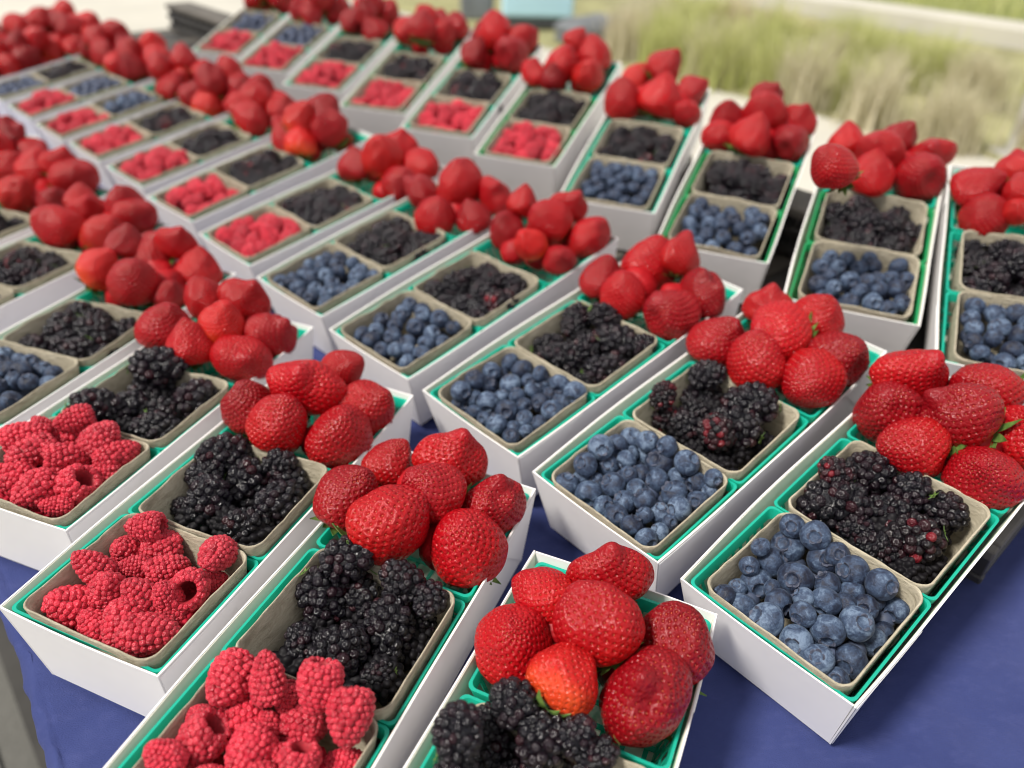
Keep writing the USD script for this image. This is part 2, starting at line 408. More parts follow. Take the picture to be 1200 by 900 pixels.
CR_TOP = 0.0375
for k, who in enumerate(('at the right end of the row', 'second from the right end', 'third from the right end', 'at the far left end of the row')):
    p0, p1, q0, q1 = 0.053 + 0.607 * k, 0.653 + 0.607 * k, 0.556, 0.985
    cr = xform('folded_crate', 'low black plastic crate under the cartons, ' + who, 'crate', group=None)
    n = 11
    w = (p1 - p0 - 0.02) / n
    for j in range(n):
        c = p0 + 0.01 + w * (j + 0.5)
        part('slat', in_pq(bevel_box((c, (q0 + q1) / 2, CR_TOP - 0.004), (w - 0.004, q1 - q0 - 0.022, 0.006), 0.001)), 'crate_grey_brown' if j % 3 == 1 else 'crate_black', cr)
    for qq in (q0 + 0.0055, q1 - 0.0055):
        part('rail', in_pq(bevel_box(((p0 + p1) / 2, qq, CR_TOP - 0.005), (p1 - p0, 0.011, 0.010), 0.0015)), 'crate_grey_brown', cr)
        part('base_rail', in_pq(bevel_box(((p0 + p1) / 2, qq, 0.005), (p1 - p0, 0.009, 0.008), 0.0015)), 'crate_black', cr)
        for j in range(13):
            part('post', in_pq(bevel_box((p0 + 0.006 + j * (p1 - p0 - 0.012) / 12, qq, 0.0185), (0.010, 0.007, 0.0187), 0.001)), 'crate_black', cr)
    for pp in (p0 + 0.0055, p1 - 0.0055):
        part('end_rail', in_pq(bevel_box((pp, (q0 + q1) / 2, CR_TOP - 0.0048), (0.0108, q1 - q0 - 0.024, 0.010), 0.0015)), 'crate_grey_brown', cr)
        part('end_base', in_pq(bevel_box((pp, (q0 + q1) / 2, 0.005), (0.0088, q1 - q0 - 0.024, 0.008), 0.0015)), 'crate_black', cr)
        for j in range(14):
            part('end_post', in_pq(bevel_box((pp, q0 + 0.022 + j * (q1 - q0 - 0.044) / 13, 0.0185), (0.007, 0.006 if j % 3 else 0.014, 0.0187), 0.001)), 'crate_black', cr)
    for j in range(3):
        part('cross_rib', in_pq(bevel_box(((p0 + p1) / 2, q0 + 0.1 + 0.11 * j, CR_TOP - 0.012), (p1 - p0 - 0.024, 0.012, 0.009), 0.001)), 'crate_black', cr)
    # riser standing on the crate, carrying the back ends of the last row
    rs = xform('crate_riser', 'narrow black riser behind the back row, ' + who, 'riser')
    for z in (0.046, 0.072, 0.098):
        part('bar', in_pq(bevel_box(((p0 + p1) / 2, 0.945, z), (p1 - p0 - 0.01, 0.075, 0.012), 0.002)), 'crate_grey_brown' if z > 0.09 else 'crate_black', rs)
    for j in range(16):
        part('upright', in_pq(bevel_box((p0 + 0.02 + j * (p1 - p0 - 0.04) / 15, 0.945, 0.0705), (0.012, 0.066, 0.064), 0.002)), 'crate_black', rs)

# ------------------------------------------------------------------ cartons, baskets, punnets
L, W, TAP = 0.30763, 0.1257, 0.0072677
ROW = {'A': (0.0, 0.0732, 0.0728), 'B': (0.16449, 0.06836, 0.0684), 'C': (0.2866, 0.10959, 0.0722)}   # tilt, height of the front rim, depth
# name: (x, y, turn, front punnet, middle punnet)
CARTONS = {
    'A3': (0.0151, 0.2085, -0.4096, 'raspberry', 'blackberry'), 'A2': (-0.0951, 0.3181, -0.3817, 'raspberry', 'blackberry'), 'A1': (-0.2005, 0.4347, -0.3731, 'raspberry', 'blackberry'),
    'A0': (-0.3119, 0.5463, -0.3515, 'raspberry', 'blackberry'), 'Am1': (-0.4231, 0.6593, -0.3370, 'blueberry', 'blackberry'), 'Am2': (-0.5548, 0.7960, -0.3679, 'blueberry', 'blackberry'),
    'Am3': (-0.6680, 0.9040, -0.35, 'raspberry', 'blackberry'), 'Am4': (-0.7800, 1.0200, -0.36, 'raspberry', 'blackberry'), 'Am5': (-0.8930, 1.1360, -0.35, 'raspberry', 'blackberry'),
    'B1': (0.2703, 0.4134, -0.8310, 'blueberry', 'blackberry'), 'B0': (0.1713, 0.5199, -0.8237, 'blueberry', 'blackberry'), 'Bm1': (0.0725, 0.6294, -0.8111, 'blueberry', 'blackberry'),
    'Bm2': (-0.0363, 0.7399, -0.7640, 'blueberry', 'blackberry'), 'Bm3': (-0.1421, 0.8523, -0.7565, 'blueberry', 'blackberry'), 'Bm4': (-0.2470, 0.9655, -0.7775, 'raspberry', 'blackberry'),
    'Bm5': (-0.3640, 1.0920, -0.7380, 'raspberry', 'blackberry'), 'Bm6': (-0.4743, 1.2094, -0.7532, 'raspberry', 'blackberry'), 'Bm7': (-0.5815, 1.3141, -0.7695, 'raspberry', 'blackberry'),
    'Bm8': (-0.6900, 1.4150, -0.7695, 'raspberry', 'blueberry'), 'Bm9': (-0.8000, 1.5250, -0.7695, 'raspberry', 'blueberry'), 'Bm10': (-0.9120, 1.6370, -0.7700, 'blueberry', 'blackberry'),
    'Bm11': (-1.0240, 1.7500, -0.7700, 'strawberry', 'strawberry'), 'Bm12': (-1.150, 1.880, -0.77, 'strawberry', 'strawberry'),
    'C2': (0.4838, 0.6937, -0.3768, 'blueberry', 'blackberry'), 'C1': (0.3835, 0.8004, -0.4097, 'blueberry', 'blackberry'), 'C0': (0.2748, 0.9299, -0.4153, 'blueberry', 'blackberry'),
    'Cm1': (0.1647, 1.0660, -0.3778, 'blueberry', 'blackberry'), 'Cm2': (0.0493, 1.2300, -0.3958, 'raspberry', 'blackberry'), 'Cm3': (-0.0770, 1.3543, -0.3760, 'raspberry', 'blackberry'),
    'Cm4': (-0.2013, 1.4781, -0.3488, 'raspberry', 'blackberry'), 'Cm5': (-0.3348, 1.6159, -0.3507, 'raspberry', 'blackberry'), 'Cm6': (-0.4690, 1.7550, -0.3604, 'raspberry', 'blueberry'),
    'Cm7': (-0.6050, 1.8930, -0.3400, 'raspberry', 'blueberry'),
}
ORD = ['first', 'second', 'third', 'fourth', 'fifth', 'sixth', 'seventh', 'eighth', 'ninth', 'tenth', 'eleventh', 'twelfth', 'thirteenth', 'fourteenth', 'fifteenth', 'sixteenth', 'seventeenth', 'eighteenth', 'nineteenth', 'twentieth']
PHRASE = {}
for row, nm in (('A', 'front row'), ('B', 'middle row'), ('C', 'back row')):
    for i, k in enumerate([k for k in CARTONS if k[0] == row]):
        PHRASE[k] = f'{ORD[i]} {nm} carton from right'


def frame(n):
    x, y, t = CARTONS[n][:3]
    T, z, H = ROW[n[0]]
    ux = np.array([math.cos(t), math.sin(t), 0])
    uy = np.array([-math.sin(t), math.cos(t), 0])
    e = uy * math.cos(T) + np.array([0, 0, math.sin(T)])
    F = np.array([x, y, 0]) - uy * L / 2 * math.cos(T)
    F[2] = z
    return F, ux, e, np.cross(ux, e)


def loc(n, a, b, c):
    F, ux, e, nn = frame(n)
    return F + ux * a + e * b + nn * c


def fmat(n):
    F, ux, e, nn = frame(n)
    return np.stack([ux, e, nn], 1), F


def make_carton(name, H, bow):
    root = proto(name)
    t = 0.0011

    def corner(sx, b01, v):      # v 0 bottom, 1 rim
        ins = TAP * (1 - v)
        return np.array([sx * (W / 2 - ins), ins + b01 * (L - 2 * ins), -H * (1 - v)])

    def side(sx, u0=0.0, u1=1.0, off=0.0, tri=False, n=25, flip=False):
        P = np.zeros((n, 7, 3))
        for i, u in enumerate(np.linspace(0, 1, n)):
            for j, v in enumerate(np.linspace(0, 1, 7)):
                if tri:
                    vv = 0.02 + 0.955 * v
                    uu = 0.003 + u * 0.24 * vv
                    uu = 1 - uu if flip else uu
                else:
                    uu, vv = u, v
                p = corner(sx, 0, vv) * (1 - uu) + corner(sx, 1, vv) * uu
                p[0] += sx * (bow * vv ** 2 * math.sin(math.pi * uu) + off + 0.0006 * math.sin(9 * uu + sx) * vv)
                P[i, j] = p
        return P

    for sx in (-1, 1):
        part('side_panel', slab(side(sx), np.array([-sx, 0, 0.0]), t), 'paperboard_white', root, smooth=40)
        part('inner_lining', slab(side(sx, n=25) * [1, 0.9925, 0.985] + [-sx * (t + 0.0002), 0.00115, -0.0006], np.array([-sx, 0, 0.0]), 0.0004), 'paperboard_cream', root, smooth=40)
        for fl in (False, True):
            part('corner_flap', slab(side(sx, off=0.0007, tri=True, n=9, flip=fl), np.array([-sx, 0, 0.0]), 0.0005), 'paperboard_white', root)
    for k in (0, 1):
        P = np.zeros((13, 7, 3))
        for i, u in enumerate(np.linspace(0, 1, 13)):
            for j, v in enumerate(np.linspace(0, 1, 7)):
                a, b = corner(-1, k, v), corner(1, k, v)
                a[0] += t + 0.0001
                b[0] -= t + 0.0001
                p = a * (1 - u) + b * u
                p[1] += (0.0011 + 0.0012 * math.sin(math.pi * u) * v) * (-1 if k == 0 else 1) * (1 if k else 1) + (0.0013 if k == 0 else -0.0013)
                P[i, j] = p
        part('end_panel', slab(P, np.array([0, 1.0 if k == 0 else -1.0, 0]), t), 'paperboard_white', root, smooth=40)
    part('floor', box((0, L / 2, -H + 0.0012), (W - 2 * TAP - 0.003, L - 2 * TAP - 0.003, 0.001)), 'paperboard_cream', root)
    return root


CARTON_P = {r: make_carton(f'carton_{nm}', ROW[r][2], bw) for r, nm, bw in (('A', 'front', 0.002), ('B', 'middle', 0.0035), ('C', 'back', 0.002))}


def rrect(hx, hy, r, n=10):
    """rounded rectangle outline, counter-clockwise, 4(n+m) points"""
    pts = []
    for cx, cy, a0 in ((hx - r, hy - r, 0), (-hx + r, hy - r, 90), (-hx + r, -hy + r, 180), (hx - r, -hy + r, 270)):
        for a in np.linspace(a0, a0 + 90, n):
            pts.append((cx + r * math.cos(math.radians(a)), cy + r * math.sin(math.radians(a))))
    P = np.array(pts)
    # resample the straight runs
    out = []
    for i in range(len(P)):
        a, b = P[i], P[(i + 1) % len(P)]
        d = np.linalg.norm(b - a)
        k = max(1, int(d / 0.007))
        for j in range(k):
            out.append(a + (b - a) * j / k)
    return np.array(out)


def loft(rings):
    """closed-end loft through rings of equal length; caps first and last"""
    n = len(rings[0])
    v = np.vstack(rings)
    f = list(map(tuple, grid_faces(len(rings), n, True)))
    c0, c1 = len(v), len(v) + 1
    v = np.vstack([v, rings[0].mean(0), rings[-1].mean(0)])
    o = (len(rings) - 1) * n
    for j in range(n):
        f.append((c0, (j + 1) % n, j))
        f.append((c1, o + j, o + (j + 1) % n))
    return v, np.array(f)


PHX, PHY, PH = 0.0520, 0.0466, 0.058


def make_punnet(k):
    root = proto(f'punnet_{"abcde"[k]}')
    base = rrect(PHX, PHY, 0.0095)
    N = len(base)
    unit = base / [PHX, PHY]
    prof = [(0.0, 0.0090), (-0.0002, 0.0078), (0.10, 0.0066), (0.3, 0.0050), (0.55, 0.0030), (0.8, 0.0014), (0.95, 0.0004), (0.985, 0.0001), (0.998, 0.0006), (0.996, 0.0013), (0.97, 0.0019), (0.8, 0.0032), (0.55, 0.0054), (0.3, 0.0075), (0.08, 0.0095), (0.045, 0.012)]
    rings = []
    for h, ins in prof:
        hx, hy = PHX - ins, PHY - ins
        ring = rrect(PHX, PHY, 0.0095) * [hx / PHX, hy / PHY]
        rings.append(np.column_stack([ring, np.full(N, -PH + 0.0 + h * PH)]))
    V = np.array(rings)
    th = np.arctan2(unit[:, 1], unit[:, 0])
    wob = fbm(np.column_stack([np.cos(th), np.sin(th), np.full(N, k * 7.1)]) * 2.1, 3, k) - 0.5
    for i, (h, ins) in enumerate(prof):
        V[i, :, 2] += wob * 0.005 * max(h, 0) ** 3
        g = (fbm(V[i] * 45 + k * 9, 3, 3 + k) - 0.5) * 0.0022 + (fbm(V[i] * 260 + k, 2, 7 + k) - 0.5) * 0.0016
        V[i, :, 2] += (fbm(V[i] * 150 + k * 3, 2, 11 + k) - 0.5) * 0.0016 * max(h, 0) ** 6
        V[i, :, :2] *= (1 + (wob * 0.016 * max(h, 0) ** 2 + g * 12 * 0.3)[:, None])
    part('shell', loft(list(V)), 'pulp', root, smooth=60)
    return root


PUN_P = [make_punnet(k) for k in range(4)]
PRINTED = make_punnet(4)
strokes = []
rs_ = np.random.default_rng(9)
for k in range(9):
    y0, z0 = -0.034 + 0.0042 * k, -0.042 + rs_.uniform(-0.002, 0.003)
    hh, sl = rs_.uniform(0.010, 0.024), rs_.uniform(0.002, 0.010)
    pts = []
    for t, w_ in ((0, 0.0009), (0.5, 0.0014), (1, 0.0002)):
        z, y = z0 + hh * t, y0 + sl * t * t
        h_ = (z + PH) / PH
        x = PHX - np.interp(h_, [0.1, 0.3, 0.55, 0.8, 1], [0.0066, 0.0050, 0.0030, 0.0014, 0.0]) + 0.0007
        pts.append([[x, y - w_, z], [x, y + w_, z]])
    strokes.append(slab(np.array(pts), np.array([-1.0, 0, 0]), 0.0003))
part('printed_grass_mark', cat_mesh(strokes), 'dark_ink', PRINTED)
BHX, BHY, BH = 0.0602, 0.0478, 0.060


def make_basket(name, look):
    root = proto(name)

    def ring_band(z0, z1, ins0, ins1, t, r=0.0045):
        o0, o1 = rrect(BHX, BHY, r), rrect(BHX, BHY, r)
        s = lambda P, i: P * [(BHX - i) / BHX, (BHY - i) / BHY]
        r4 = [np.column_stack([s(o0, ins0), np.full(len(o0), z0)]), np.column_stack([s(o1, ins1), np.full(len(o0), z1)]), np.column_stack([s(o1, ins1 + t), np.full(len(o0), z1)]), np.column_stack([s(o0, ins0 + t), np.full(len(o0), z0)])]
        v = np.vstack(r4)
        n = len(o0)
        f = []
        for i in range(4):
            for j in range(n):
                a, b = i * n + j, i * n + (j + 1) % n
                c, d = ((i + 1) % 4) * n + j, ((i + 1) % 4) * n + (j + 1) % n
                f += [(a, b, d), (a, d, c)]
        return v, np.array(f)

    def ins(z):
        return 0.0008 + (-z) / BH * 0.0115

    part('rim', ring_band(-0.0090, -0.0004, ins(-0.0090), ins(-0.0004), 0.0017), look, root, smooth=40)
    part('hoop', ring_band(-0.036, -0.033, ins(-0.036), ins(-0.033), 0.0012), look, root, smooth=40)
    part('base_hoop', ring_band(-0.060, -0.054, ins(-0.060), ins(-0.054), 0.0012), look, root, smooth=40)
    ribs = []
    o = rrect(BHX, BHY, 0.008)
    for side in range(4):
        hx, hy = (BHX, BHY)
        n = 10 if side % 2 == 0 else 9
        for i in range(n):
            u = -1 + 2 * (i + 0.5) / n
            top, bot = 0.0014, 0.012
            pts = []
            for z, io in ((-0.0072, ins(-0.0072) + 0.0003), (-0.0545, ins(-0.0545) + 0.0003)):
                if side % 2 == 0:
                    x, y = u * (hx - io - 0.006), (1 if side == 0 else -1) * (hy - io)
                    d = np.array([1.0, 0])
                    nrm = np.array([0, -1.0 if side == 0 else 1.0])
                else:
                    x, y = (1 if side == 1 else -1) * (hx - io), u * (hy - io - 0.006)
                    d = np.array([0, 1.0])
                    nrm = np.array([-1.0 if side == 1 else 1.0, 0])
                for sg in (-1, 1):
                    for tt in (0, 0.001):
                        pts.append([*(np.array([x, y]) + d * sg * 0.0012 + nrm * tt), z])
            h = trimesh.convex.convex_hull(np.array(pts))
            ribs.append((np.array(h.vertices), np.array(h.faces)))
    part('rib', cat_mesh(ribs), look, root, kind='stuff')
    bars = []
    for i in range(7):
        bars.append(box((-0.042 + 0.014 * i, 0, -0.0595), (0.003, 2 * (BHY - 0.013), 0.001)))
    for i in range(6):
        bars.append(box((0, -0.034 + 0.0136 * i, -0.0583), (2 * (BHX - 0.013), 0.003, 0.001)))
    part('base_bar', cat_mesh(bars), look, root, kind='stuff')
    return root


BASKET_P = {'teal': make_basket('basket_teal', 'teal_plastic'), 'green': make_basket('basket_green', 'green_plastic')}

# ------------------------------------------------------------------ fruit prototypes (unit size, axis along z)
ICO = {k: trimesh.creation.icosphere(subdivisions=k) for k in (1, 2, 3, 4, 5, 6)}


def fib(n, jit=0.0, seed=0):
    i = np.arange(n) + 0.5
    z = 1 - 2 * i / n
    ph = i * math.pi * (3 - math.sqrt(5))
    d = np.column_stack([np.sqrt(1 - z * z) * np.cos(ph), np.sqrt(1 - z * z) * np.sin(ph), z])
    if jit:
        d += np.random.default_rng(seed).normal(0, jit, d.shape)
        d /= np.linalg.norm(d, axis=1, keepdims=True)
    return d


def straw_shape(d, seed, taper, wide, blunt, dent, lobes=0.0):
    """map unit directions to the flesh surface; tip at +z, shoulder at -z"""
    r = np.random.default_rng(seed)
    z = d[:, 2]
    rad = np.sqrt(np.maximum(1 - z * z, 1e-9))
    prof = rad ** blunt * (1 - taper * z - 0.10 * taper * (3 * z * z - 1))
    k = prof / np.maximum(rad, 1e-6)
    p = np.column_stack([d[:, 0] * k * wide, d[:, 1] * k / wide ** 0.6, z * 1.13])
    if lobes:      # broad, several-pointed tip
        p[:, 2] += lobes * np.maximum(z, 0) ** 2 * np.cos(2.2 * p[:, 0] * math.pi / wide) * 0.5
    for (dx, dy, dz, amt, wd) in dent:
        u = np.array([dx, dy, dz]) / np.linalg.norm([dx, dy, dz])
        g = np.exp(-((1 - d @ u) / wd))
        p -= np.outer(g * amt, u)
    n = (fbm(d * 1.15 + seed * 5.3, 2, seed) - 0.5) * 0.30
    p *= (1 + n)[:, None]
    sh = np.exp(-((1 + z) / 0.06))      # hollow at the calyx
    p[:, 2] += sh * 0.16
    return p


STRAW = [
    (1, 0.38, 1.00, 0.86, [], 0, 'strawberry_red'), (2, 0.24, 1.16, 0.80, [(0.2, -0.4, 0.9, 0.22, 0.10)], 0, 'strawberry_red'), (3, 0.44, 1.05, 0.88, [], 0, 'strawberry_dark'),
    (4, 0.16, 1.20, 0.76, [(0.1, 0.3, 0.95, 0.34, 0.07)], 0.3, 'strawberry_dark'), (5, 0.36, 1.04, 0.84, [(-0.8, 0.3, 0.4, 0.15, 0.15)], 0, 'strawberry_orange'), (6, 0.50, 1.02, 0.9, [], 0, 'strawberry_red'),
    (7, 0.20, 1.28, 0.80, [(0.5, -0.7, 0.5, 0.18, 0.14)], 0.25, 'strawberry_red'), (8, 0.34, 0.98, 0.82, [(0.6, 0.5, 0.6, 0.16, 0.12)], 0, 'strawberry_dark'),
]


def make_strawberry(i):
    seed, taper, wide, blunt, dent, lobes, look = STRAW[i]
    root = proto('strawberry_' + 'abcdefgh'[i])
    d = np.array(ICO[6].vertices)
    p = straw_shape(d, seed, taper, wide, blunt, dent, lobes)
    tm = trimesh.Trimesh(p, ICO[6].faces, process=False)
    nrm = np.array(tm.vertex_normals)
    sdirs = fib(360, 0.010, seed)
    sp = straw_shape(sdirs, seed, taper, wide, blunt, dent, lobes)
    from scipy.spatial import cKDTree
    kd = cKDTree(sp)
    dist, _ = kd.query(p, k=2)
    dd = dist[:, 0]
    w = np.clip((1.05 - np.abs(d[:, 2])) / 0.15, 0, 1)
    pit = -0.052 * np.exp(-(dd / 0.036) ** 2) - 0.013 * np.exp(-(dd / 0.080) ** 2)
    p2 = p + nrm * (pit * w)[:, None]
    part('flesh', (p2, ICO[6].faces), look, root, smooth=True)
    oc = trimesh.creation.icosphere(subdivisions=1)
    seeds = []
    sn = nrm[cKDTree(p).query(sp)[1]]
    for c, n, dz in zip(sp, sn, sdirs[:, 2]):
        if abs(dz) > 0.96:
            continue
        ax = np.array([0, 0, 1.0]) - n * n[2]
        ax /= np.linalg.norm(ax) + 1e-9
        bx = np.cross(n, ax)
        v = oc.vertices * [0.017, 0.030, 0.016]
        seeds.append((v[:, :1] * bx + v[:, 1:2] * ax + v[:, 2:] * n + c - n * 0.050, oc.faces))
    part('seeds', cat_mesh(seeds), 'strawberry_seed', root, smooth=True, kind='stuff')
    # calyx: pointed sepals
    r = np.random.default_rng(seed + 50)
    leaves = []
    zb = p2[:, 2].min() + 0.10
    for k in range(11):
        a = 2 * math.pi * k / 11 + r.normal(0, 0.12)
        ln, wd, up = r.uniform(0.7, 1.15), r.uniform(0.14, 0.21), r.uniform(-0.35, 0.35)
        P_ = np.zeros((7, 3, 3))
        for q_, t in enumerate(np.linspace(0, 1, 7)):
            wq = wd * math.sin(math.pi * min(1, 0.12 + 0.88 * t) ** 0.75) + 0.004
            c = np.array([ln * t, 0, -0.10 - 0.16 * math.sin(2.6 * t) + up * t * t * 0.6])
            for s_, o in enumerate((-1, 0, 1)):
                P_[q_, s_] = c + np.array([0, o * wq, 0.03 * abs(o)])
        R = np.array([[math.cos(a), -math.sin(a), 0], [math.sin(a), math.cos(a), 0], [0, 0, 1]])
        leaves.append(slab(P_ @ R.T + [0, 0, zb], np.array([0, 0, 1.0]), 0.012))
    leaves.append(tuple(map(np.array, (lambda c: (c.vertices + [0, 0, zb - 0.28], c.faces))(trimesh.creation.cylinder(0.05, 0.4, sections=8)))))
    part('calyx', cat_mesh(leaves), 'sepal_green', root, smooth=50)
    return root


STRAW_P = [make_strawberry(i) for i in range(len(STRAW))]


def make_blackberry(i):
    root = proto('blackberry_' + 'abcdefgh'[i])
    r = np.random.default_rng(100 + i)
    ln = (1.25, 1.42, 1.12, 1.55, 1.3, 1.2)[i]
    n = (66, 74, 60, 80, 70, 64)[i]
    d = fib(n, 0.07, 100 + i)
    d = d[d[:, 2] > -0.93]
    ms = []
    b = ICO[2]
    for u in d:
        k = 0.84 * (1 - 0.12 * u[2])
        c = u * [k, k, 0.84 * ln]
        n_ = u / np.array([1, 1, ln])
        n_ /= np.linalg.norm(n_)
        rr = r.uniform(0.192, 0.262)
        v = np.array(b.vertices)
        ax = np.cross(n_, [0.3, 0.2, 0.9])
        ax /= np.linalg.norm(ax)
        by = np.cross(n_, ax)
        st = r.uniform(0.88, 1.12)
        v = v[:, :1] * ax * rr * st + v[:, 1:2] * by * rr / st + v[:, 2:] * n_ * rr * 1.08
        ms.append((v + c * r.uniform(0.95, 1.04), b.faces))
    part('drupelets', cat_mesh(ms), 'blackberry_reddish' if i in (4,) else 'blackberry_skin', root, smooth=True, kind='stuff', tone=tones(ms, 500 + i))
    s = ICO[3]
    part('core', (s.vertices * [0.82, 0.82, 0.82 * ln], s.faces), 'blackberry_skin', root, smooth=True)
    # dry receptacle scar with tiny sepals at the stalk end
    lv = []
    for k in range(5):
        a = 2 * math.pi * k / 5
        P_ = np.zeros((4, 3, 3))
        for q_, t in enumerate(np.linspace(0, 1, 4)):
            for s_, o in enumerate((-1, 0, 1)):
                P_[q_, s_] = [0.08 + 0.26 * t, o * 0.09 * (1 - t * 0.9), -0.05 * t]
        R = np.array([[math.cos(a), -math.sin(a), 0], [math.sin(a), math.cos(a), 0], [0, 0, 1]])
        lv.append(slab(P_ @ R.T + [0, 0, -0.98 * ln], np.array([0, 0, 1.0]), 0.015))
    part('stalk_scar', cat_mesh(lv), 'sepal_green', root)
    return root


BLACK_P = [make_blackberry(i) for i in range(6)]


def make_raspberry(i):
    root = proto('raspberry_' + 'abcdefgh'[i])
    r = np.random.default_rng(200 + i)
    ln = (1.15, 1.05, 1.28, 1.1, 1.2)[i]
    ms = []
    b = ICO[2]
    # rings from the open end (z = -ln) to the tip
    prof = [(-0.99, 0.66, 0.155), (-0.88, 0.80, 0.165), (-0.68, 0.87, 0.175), (-0.45, 0.89, 0.18), (-0.22, 0.86, 0.18), (0.01, 0.80, 0.18), (0.24, 0.71, 0.175), (0.46, 0.58, 0.172), (0.66, 0.42, 0.168), (0.81, 0.25, 0.16), (0.90, 0.07, 0.15)]
    for j, (z, rad, sz) in enumerate(prof):
        n = max(3, int(round(2 * math.pi * rad / (1.62 * sz))))
        for k in range(n):
            a = 2 * math.pi * (k + 0.5 * (j % 2)) / n + r.normal(0, 0.06)
            rr = sz * r.uniform(0.90, 1.14)
            c = np.array([rad * math.cos(a), rad * math.sin(a), z * ln + r.normal(0, 0.025)])
            v = np.array(b.vertices) * rr * [1, 1, 0.95]
            ms.append((v + c, b.faces))
    V, F = cat_mesh(ms)
    sq = 1 + (i % 3) * 0.05
    V = V * [sq, 1 / sq, 1]
    part('drupelets', (V, F), 'raspberry_skin', root, smooth=True, kind='stuff', tone=tones(ms, 600 + i))
    # hollow cup
    zz = np.array([-1.02, -0.9, -0.6, -0.2, 0.2, 0.45, 0.55])
    rr = np.array([0.60, 0.50, 0.46, 0.42, 0.32, 0.18, 0.0])
    zo = np.array([0.80, 0.6, 0.2, -0.3, -0.7, -0.98])
    ro = np.array([0.0, 0.42, 0.72, 0.84, 0.83, 0.64])
    pr = np.column_stack([np.concatenate([ro, rr]), np.concatenate([zo, zz]) * ln])
    cup = trimesh.creation.revolve(pr, sections=28)
    part('hollow', (np.array(cup.vertices) * [sq, 1 / sq, 1], cup.faces), 'raspberry_hollow', root, smooth=60)
    return root


RASP_P = [make_raspberry(i) for i in range(5)]


def make_blueberry(i):
    root = proto('blueberry_' + 'abcdefgh'[i])
    r = np.random.default_rng(300 + i)
    zs = (0.86, 0.92, 0.82, 0.9, 0.88)[i]
    n = 40
    th = np.linspace(math.pi, math.radians(24), 26)
    prof = [(math.sin(t), math.cos(t) * zs) for t in th]
    top = prof[-1]
    prof += [(0.36, top[1] - 0.02), (0.30, top[1] - 0.10), (0.20, top[1] - 0.15), (0.06, top[1] - 0.15), (0.0, top[1] - 0.13)]
    prof[0] = (0.0, -zs)
    sk = trimesh.creation.revolve(np.array(prof), sections=n)
    v = np.array(sk.vertices)
    v *= (1 + (fbm(v * 0.9 + i * 4, 2, i) - 0.5) * 0.14)[:, None]
    part('skin', (v, sk.faces), 'blueberry_skin', root, smooth=55)
    lv = []
    for k in range(5):
        a0 = 2 * math.pi * k / 5 + r.normal(0, 0.08)
        P_ = np.zeros((6, 5, 3))
        h = r.uniform(0.10, 0.17)
        for q_, t in enumerate(np.linspace(0, 1, 6)):
            for s_, o in enumerate(np.linspace(-1, 1, 5)):
                aa = a0 + o * (0.60 - 0.34 * t ** 1.5)
                rad = 0.37 + 0.11 * t
                P_[q_, s_] = [rad * math.cos(aa), rad * math.sin(aa), top[1] - 0.05 + h * t * (1 - 0.35 * o * o)]
        cen = np.array([math.cos(a0), math.sin(a0), 0])
        lv.append(slab(P_, -cen, 0.035))
    part('crown', cat_mesh(lv), 'blueberry_crown', root, smooth=40)
    return root


BLUE_P = [make_blueberry(i) for i in range(5)]

def basis(z, g):
    z = z / np.linalg.norm(z)
    a = g.uniform(0, 2 * math.pi)
    x = np.cross(z, [0.31, 0.52, 0.79])
    x /= np.linalg.norm(x)
    y = np.cross(z, x)
    x2 = x * math.cos(a) + y * math.sin(a)
    return np.stack([x2, np.cross(z, x2), z], 1)


HULL = {'s': [], 'k': [], 'r': []}
for seed, taper, wide, blunt, dent, lobes, _ in STRAW:
    HULL['s'].append(straw_shape(np.array(ICO[2].vertices), seed, taper, wide, blunt, dent, lobes))
for ln in (1.25, 1.42, 1.12, 1.55, 1.3, 1.2):
    HULL['k'].append(np.array(ICO[2].vertices) * [1.0, 1.0, 0.84 * ln + 0.2])
for i_, ln in enumerate((1.15, 1.05, 1.28, 1.1, 1.2)):
    sq_ = 1 + (i_ % 3) * 0.05
    HULL['r'].append(np.array(ICO[2].vertices) * [1.05 * sq_, 1.05 / sq_, 1.08 * ln])


def fit_pose(l, it, P, g):
    """turn a fruit so that its outline is as wide and as high as the one in the picture; returns (kind, rotation, size)"""
    w, h = (it[2], it[2]) if len(it) == 3 else it[2:4]
    d = (P - EYE) / np.linalg.norm(P - EYE)
    X = RT - d * (RT @ d)
    X /= np.linalg.norm(X)
    Y = UP - d * (UP @ d) - X * (UP @ X)
    Y /= np.linalg.norm(Y)
    best = None
    for _ in range(70):
        k = it[6] if len(it) > 6 else (it[6 - 0] if False else int(g.choice({'s': 8, 'k': [0, 1, 2, 3, 5], 'r': 5}[l])))
        if len(it) > 4:
            ang, lean = it[4] + g.normal(0, 16), (it[5] if len(it) > 5 else 20) + g.normal(0, 14)
        else:
            ang, lean = g.uniform(0, 360), g.uniform(-25, 55)
        ang, lean = math.radians(ang), math.radians(np.clip(lean, -80, 80))
        R = basis(math.cos(lean) * (X * math.cos(ang) + Y * math.sin(ang)) - math.sin(lean) * d, g)
        V = HULL[l][k] @ R.T
        ex, ey = np.ptp(V @ X), np.ptp(V @ Y)
        e = abs(math.log(ex / ey * h / w))
        if best is None or e < best[0]:
            best = (e, k, R, math.sqrt(w * h / (ex * ey)) / FPX * ((P - EYE) @ FW))
    e_, k_, R_b, s_ = best
    return k_, R_b, s_ * {'s': 1.03, 'k': 1.05, 'r': 1.05}[l]


